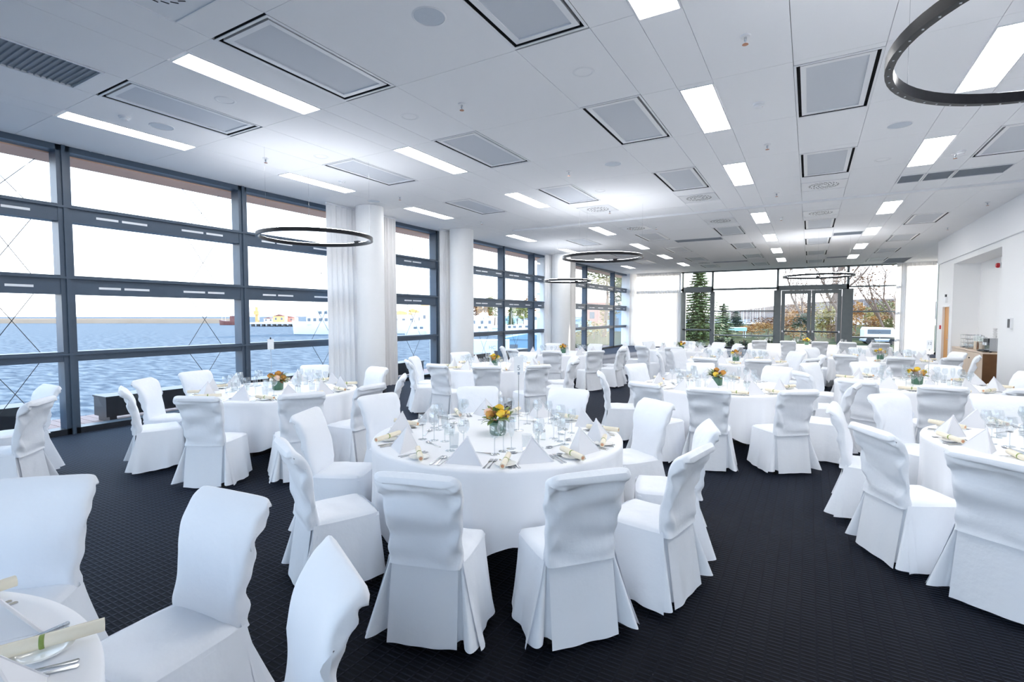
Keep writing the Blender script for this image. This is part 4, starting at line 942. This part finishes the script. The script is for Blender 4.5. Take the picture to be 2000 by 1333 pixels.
# ---- quay with masts, pale houses and autumn trees
def land(name, px0, px1, fwd, depth, top, m):
    loc, rz, L = across(px0, px1, fwd, 0, 0, depth); struct(name, MB().box(-L/2, L/2, 0, depth, SEA-1, top).mesh(name, m), loc).rotation_euler = (0, 0, rz)
land('ground_quay', 755, 1150, 135, 260, -1.4, 'concrete')
ng = struct('ground_garden', MB().prism([(-12.5, YF+.5), (70, YF+.5), (70, 130), (-57, 130)], SEA-1, -.12).mesh('ground_garden', 'grass'))
for px, fwd, h, mm in ((797, 150, 23.5, 'mast'), (842, 155, 25, 'mast_red')):
    boat('tall_ship', px, fwd-22, 12, 3.4, 2.0, 'ship_white', [(-3, 1, 2.4, 2, 3.2, 'building_pale')], [(0, h, .16), (3, h*.6, .1)], 'tall ship with a '+('red' if 'red' in mm else 'pale')+' mast moored at the quay', 'ship', .2, mm)
rr = random.Random(5)
for k, (px, w, h, mm) in enumerate(((785, 9, 3.6, 'building_pale'), (808, 7, 4.4, 'building_pale'), (825, 10, 3.2, 'ship_white'), (838, 5, 6.5, 'building_pale'), (850, 8, 4, 'ship_white'), (935, 9, 2.4, 'ship_white'), (960, 8, 2.2, 'building_pale'), (1005, 9, 3.0, 'awning_teal'))):
    shed(px, 152+(k*2 % 5)*16, w, -1.4, h, mm, ['long pale', 'tall pale', 'long white', 'narrow pale tower-like', 'white', 'low white', 'low beige', 'pale teal'][k]+' harbour house on the quay', roof='crane_orange' if k < 4 else 'building_pale')
# foliage builders
def leaf_cloud(n, fn, size, R):
    m = MB()
    for _ in range(n):
        p = Vector(fn()); a = R.random()*6.28; t = R.uniform(-1.2, 1.2); s = size*R.uniform(.6, 1.3)
        u = Vector((cos(a), sin(a), 0))*s; v = Vector((-sin(a)*cos(t), cos(a)*cos(t), sin(t)))*s*.7
        b = len(m.v); m.v += [tuple(p-u), tuple(p+v*.8), tuple(p+u), tuple(p-v*.8)]; m.f.append((b, b+1, b+2, b+3))
    return m
def blob(R, rx, ry, rz, cz, k=7):
    cs = [(R.uniform(-.6, .6)*rx, R.uniform(-.6, .6)*ry, cz+R.uniform(-.6, .6)*rz, R.uniform(.35, .6)) for _ in range(k)]
    def f():
        c = R.choice(cs)
        while True:
            q = (R.uniform(-1, 1), R.uniform(-1, 1), R.uniform(-1, 1)); l = q[0]**2+q[1]**2+q[2]**2
            if .3 < l < 1: return (c[0]+q[0]*rx*c[3], c[1]+q[1]*ry*c[3], c[2]+q[2]*rz*c[3])
    return f
tn = 0
def leafy(px, fwd, z0, h, w, m, label, n=900, size=.22, trunk=.35, cat='tree', name='leafy_tree', group=None):
    global tn
    tn += 1; R = random.Random(tn); p = col_at(px, fwd); t = h*trunk
    parts = [('trunk', sm(MB().tube([(0, 0, 0), (.03*h, 0, h*.35), (0, .02*h, h*.8)], max(.05, .022*h), 8, .02).mesh('trunk', 'bark'))), ('foliage', leaf_cloud(n, blob(R, w/2, w/2, (h-t)/2, t+(h-t)/2), size, R).mesh('foliage', m))]
    thing(name, parts, label, cat, (p.x, p.y, z0), 0, group)
def spruce(px, fwd, z0, h, r, label, m='fol_spruce'):
    global tn
    tn += 1; R = random.Random(tn); p = col_at(px, fwd)
    fo = MB(); lay = int(h*5)
    for k in range(lay):
        z = h*(.06+.93*k/lay); rr_ = r*(1-k/lay)**.8+.08; nb = 17
        for i in range(nb):
            a = 2*pi*(i+R.random())/nb; l = rr_*R.uniform(.75, 1.1)
            for s in range(7):
                q = (s+1)/7; c = Vector((l*q*cos(a), l*q*sin(a), z-.25*l*q+.12*l*q*q)); wd = .15+.16*(1-q)
                for sg in (-1, 1):
                    d = Vector((cos(a+sg*.8), sin(a+sg*.8), -.25+R.uniform(-.2, .2)))*wd*1.5; e = Vector((-sin(a), cos(a), .3))*.085
                    b = len(fo.v); fo.v += [tuple(c-e), tuple(c+d), tuple(c+e)]; fo.f.append((b, b+1, b+2))
    def cone():
        k = R.random()**1.5; a = R.random()*6.28; q = r*(1-k)**.8*sqrt(R.random())*.95*(.75+.25*sin(k*h*9)); return (q*cos(a), q*sin(a), h*(.05+.93*k))
    thing('spruce_tree', [('trunk', sm(MB().tube([(0, 0, 0), (0, 0, h*.97)], .03*h*.5+.03, 8, .01).mesh('trunk', 'bark'))), ('foliage', fo.mesh('foliage', m)), ('inner_foliage', leaf_cloud(int(700*h), cone, .09, R).mesh('inner_foliage', m))], label, 'tree', (p.x, p.y, z0))
def bare(px, fwd, z0, h, r, label, lean=(0, 0), seed=1, leaves=0, lm='fol_rust'):
    R = random.Random(seed); p = col_at(px, fwd); tr = MB(); br = MB(); tips = []
    def grow(o, d, l, rad, lev):
        pts = [o]; q = o
        for s in range(4):
            d = (d+Vector((R.uniform(-.12, .12), R.uniform(-.12, .12), R.uniform(-.02, .1)))).normalized(); q = q+d*l/4; pts.append(q)
        (tr if lev == 0 else br).tube(pts, rad, 7 if lev < 2 else 4, rad*.6)
        tips.extend(pts[2:])
        if lev < 3:
            for k in range(4 if lev == 0 else 3):
                a = R.random()*6.28; s = R.uniform(.5, .9); b = pts[min(4, 2+k % 3)]
                grow(b, (d+Vector((cos(a)*s, sin(a)*s, R.uniform(-.1, .35)))).normalized(), l*R.uniform(.5, .72), rad*.5, lev+1)
    grow(Vector((0, 0, 0)), Vector((lean[0], lean[1], 1)).normalized(), h*.5, r, 0)
    parts = [('trunk', sm(tr.mesh('trunk', 'bark'))), ('branches', sm(br.mesh('branches', 'bark')))]
    if leaves:
        lf = leaf_cloud(leaves, lambda: tuple(R.choice(tips)+Vector((R.gauss(0, .25), R.gauss(0, .25), R.gauss(0, .25)))), .09, R); parts.append(('foliage', lf.mesh('foliage', lm)))
    thing('bare_tree', parts, label, 'tree', (p.x, p.y, z0))
for k, (px, fwd, h, w, m, d) in enumerate(((935, 182, 8.6, 6, 'fol_rust', 'rusty'), (948, 176, 8.0, 5, 'fol_orange', 'orange'), (966, 170, 9.6, 6.5, 'fol_olive', 'olive green'), (1010, 172, 8.0, 6, 'fol_gold', 'golden'), (1022, 165, 7.0, 6, 'fol_lime', 'yellow green'), (1040, 168, 10.5, 7, 'fol_orange', 'tall orange'), (803, 235, 5, 4, 'fol_olive', 'small olive'), (794, 205, 4.5, 4, 'fol_rust', 'small rusty'))):
    leafy(px, fwd, -1.4, h, w, m, d+' autumn tree on the harbour quay', 700, .5)
spruce(998, 160, -1.4, 7, 1.6, 'slim dark conifer on the harbour quay')
for k, (px, fw_, l, sd) in enumerate(((930, 118, 7, .3), (950, 112, 8, -.4), (1000, 116, 7, .5), (1025, 120, 8, .2), (822, 108, 7, .1), (858, 106, 6, -.2))):
    boat('motor_boat', px, fw_, l, 2.4, 1.2, 'ship_white', [(-l*.25, l*.12, 1.7, 1.1, 2.3, 'ship_white')], [(-.2, 5.5, .05)], 'white motor boat moored along the harbour quay', 'boat', sd, group='motor boats on the quay')
p = col_at(945, 42)
txt = text_mesh('HC BL', .4, 'ink')
thing('harbour_barge', [('hull', MB().box(-2.2, 2.2, -1, 1, -.6, 1.1).mesh('hull', 'building_blue')), ('cabin', MB().box(-1.8, 2.1, -.9, .9, 1.1, 2.35).mesh('cabin', 'ship_white'), None, [('lettering', txt, T((1.0, -.91, 1.75)) @ RX(pi/2))])], 'white and blue barge cabin with dark lettering', 'boat', (p.x, p.y, SEA), YAW)
shed(1032, 52, 6.0, SEA, 2.0, 'building_blue', 'low blue boathouse by the water', roof='building_blue')
shed(1212, 62, 3.4, -.12, 2.1, 'building_blue', 'blue grey garden pavilion beyond the end window', roof='building_blue'); shed(1168, 85, 5, -.12, 4.0, 'building_brick', 'reddish brick house beyond the end window', roof='building_pale')
shed(1132, 60, 2.6, -.12, 1.2, 'awning_teal', 'small teal kiosk beyond the end window', roof='building_blue')
leafy(1180, 44, -.12, 9.5, 6.0, 'fol_lime', 'tall yellow green tree outside the end window', 5000, .16, .42)
leafy(1190, 58, -.12, 3.4, 2.4, 'fol_gold', 'small golden tree by the brick house', 700, .14)
leafy(1225, 50, -.12, 7.0, 3.5, 'fol_olive', 'olive green tree outside the end window corner', 2600, .13, .4)
leafy(1160, 40, -.12, 1.6, 3, 'fol_gold', 'low yellowing shrub below the end window', 600, .1, .05, 'shrub', 'garden_shrub')
# ---- garden beyond the far glazing
spruce(1365, 38, -.12, 5.5, 2.1, 'tall green spruce outside the far window')
spruce(1413, 42, -.12, 2.9, .8, 'young spruce beside the tall spruce'); spruce(1437, 60, -.12, 2.5, 1.3, 'small dark spruce before the marina', 'fol_dark')
leafy(1352, 40, -.12, 2.8, 1.6, 'fol_rust', 'rusty shrub in front of the tall spruce', 700, .09, .08, 'shrub', 'garden_shrub')
leafy(1372, 37.5, -.12, 1.7, 1.2, 'fol_lime', 'yellow green shrub in front of the tall spruce', 600, .07, .05, 'shrub', 'garden_shrub')
for px, fwd, h, w, m, d in ((1468, 49, 1.0, 2.6, 'fol_orange', 'low orange hedge shrub before the marina'), (1500, 46, 1.3, 3, 'fol_orange', 'orange hedge shrub beside the glass doors'), (1550, 40, 2.3, 2.4, 'fol_orange', 'orange shrub behind the first door leaf'), (1563, 38, 2.1, 1.5, 'fol_dark', 'dark evergreen shrub behind the first door leaf'), (1605, 42, 2.6, 2.2, 'fol_olive', 'olive shrub behind the second door leaf'), (1622, 41, 2.3, 2.4, 'fol_gold', 'golden shrub behind the second door leaf'), (1640, 40, 1.3, 2.2, 'fol_rust', 'brown shrub at the foot of the thick trunk'), (1690, 43, 2.0, 3.2, 'fol_orange', 'orange shrub beyond the parked van'), (1722, 42, 2.4, 2.8, 'fol_rust', 'rusty shrub beyond the parked van'), (1745, 40, 2.2, 1.8, 'fol_olive', 'olive shrub beside the pinkish curtain'), (1705, 46, 3.1, 2.6, 'fol_gold', 'tall golden shrub beyond the parked van')):
    leafy(px, fwd, -.12, h, w, m, d, 1100, .075, .06, 'shrub', 'garden_shrub')
for px, fwd, h, w, m, d in ((1535, 50, 3.0, 3.2, 'fol_rust', 'brown thicket far behind the first door leaf'), (1580, 57, 3.6, 3.6, 'fol_orange', 'orange thicket far behind the door stile'), (1625, 51, 3.4, 3.4, 'fol_gold', 'gold thicket far behind the second door leaf'), (1670, 58, 3.6, 3.6, 'fol_orange', 'orange thicket far behind the van'), (1715, 51, 3.4, 3.2, 'fol_olive', 'olive thicket far behind the van'), (1490, 60, 1.9, 5, 'fol_rust', 'rusty thicket in front of the marina'), (1758, 57, 3.8, 3.4, 'fol_rust', 'brown thicket beside the pinkish curtain')):
    leafy(px, fwd, -.12, h, w, m, d, 1600, .11, .03, 'shrub', 'thicket')
for px, fwd in ((1405, 27.5), (1429, 27.3), (1453, 27.1), (1477, 26.9), (1500, 26.8)):
    leafy(px, fwd, -.12, .75, .55, 'fol_dark', 'low dark clipped hedge bush right outside the far window', 700, .045, .02, 'hedge', 'hedge_bush', 'clipped hedge bushes')
bare(1640, 36, -.12, 8.5, .27, 'thick bare tree trunk outside the glass doors', (.02, 0), 3, 260)
bare(1618, 42, -.12, 8, .10, 'slender bare tree beside the thick trunk', (0, 0), 9, 160)
bare(1592, 38, -.12, 7.5, .13, 'leaning bare tree outside the glass doors', (-.45, .2), 12, 160)
bare(1740, 36, -.12, 6.5, .10, 'bare tree with spreading branches beside the pinkish curtain', (-.35, .15), 21, 380)
bare(1762, 39, -.12, 7.0, .12, 'bare tree half hidden by the pinkish curtain', (-.25, 0), 25, 300)
hp_ = [(1290, 640), (1380, 637), (1400, 626), (1430, 612), (1480, 605), (1520, 600), (1560, 596), (1620, 592), (1680, 588), (1740, 587), (1820, 592), (1950, 600)]
hm = MB()
for k, (px, py) in enumerate(hp_):
    zt = EYE+(621-py)/FPX*700; a = col_at(px, 700); b = col_at(px, 900)
    hm.v += [(a.x*.93, a.y*.93, SEA-1), (a.x, a.y, max(SEA, zt)), (b.x, b.y, max(SEA, zt)+3), (b.x*1.1, b.y*1.1, SEA-1)]
    if k:
        o = 4*(k-1)
        for i in range(3): hm.f.append((o+i, o+4+i, o+5+i, o+1+i))
one('wooded_hill', sm(hm.mesh('wooded_hill', 'hill')), 'long low wooded hill behind the marina', 'hill')
for k in range(20):
    px = 1412+k*5.3+rr.uniform(-1.5, 1.5) if k < 16 else 1663+(k-16)*8
    boat('sailboat', px, 140+(k*3 % 8)*13, 7, 2.2, 1.0, 'ship_white', [(-1.5, 1.0, 1.2, 1.0, 1.6, 'ship_white')], [(.4, rr.uniform(6.5, 9.5), .10)], 'white sailboat with a bare mast in the marina', 'sailboat', pi/2, group='sailboats in the marina')
    bpy.data.objects[-1] if False else None
p = col_at(1718, 33)
def vanparts():
    body = MB().prism([(-1.1, 0), (1.15, 0), (1.15, .45), (.95, .55), (.7, 1.05), (-1.0, 1.1), (-1.1, .9)], -.75, .75).move(T((0, 0, .28)) @ RX(pi/2))
    parts = [('body', body.mesh('body', 'plastic_white')), ('side_window', MB().box(-.9, .55, -.765, -.75, .85, 1.2).mesh('side_window', 'ship_glass')), ('rear_bumper', MB().box(-1.15, 1.2, -.77, .77, .25, .38).mesh('bumper', 'grille_grey'))]
    wl = MB().lathe([(.29, -.09), (.29, .09)], 20).move(RX(pi/2)).mesh('wheel', 'leg_dark')
    for x in (-.7, .75):
        for y in (-.68, .68): parts.append(('wheel', wl, T((x, y, .29))))
    return parts
thing('parked_van', vanparts(), 'silver white van parked outside beside the glass doors', 'van', mw=T((p.x, p.y, -.12)) @ RZ(.1) @ Matrix.Diagonal((.85, .85, .8, 1)))
p = col_at(1432, 44)
thing('garden_awning', [('canopy', MB().box(-1.0, 1.0, -.6, .6, .55, .85).mesh('canopy', 'awning_teal'))]+[('post', MB().box(x-.03, x+.03, y-.03, y+.03, 0, .55).mesh('post', 'white_metal')) for x in (-.9, .9) for y in (-.5, .5)], 'low pale teal awning in the garden', 'awning', (p.x, p.y, -.12), YAW*.5)
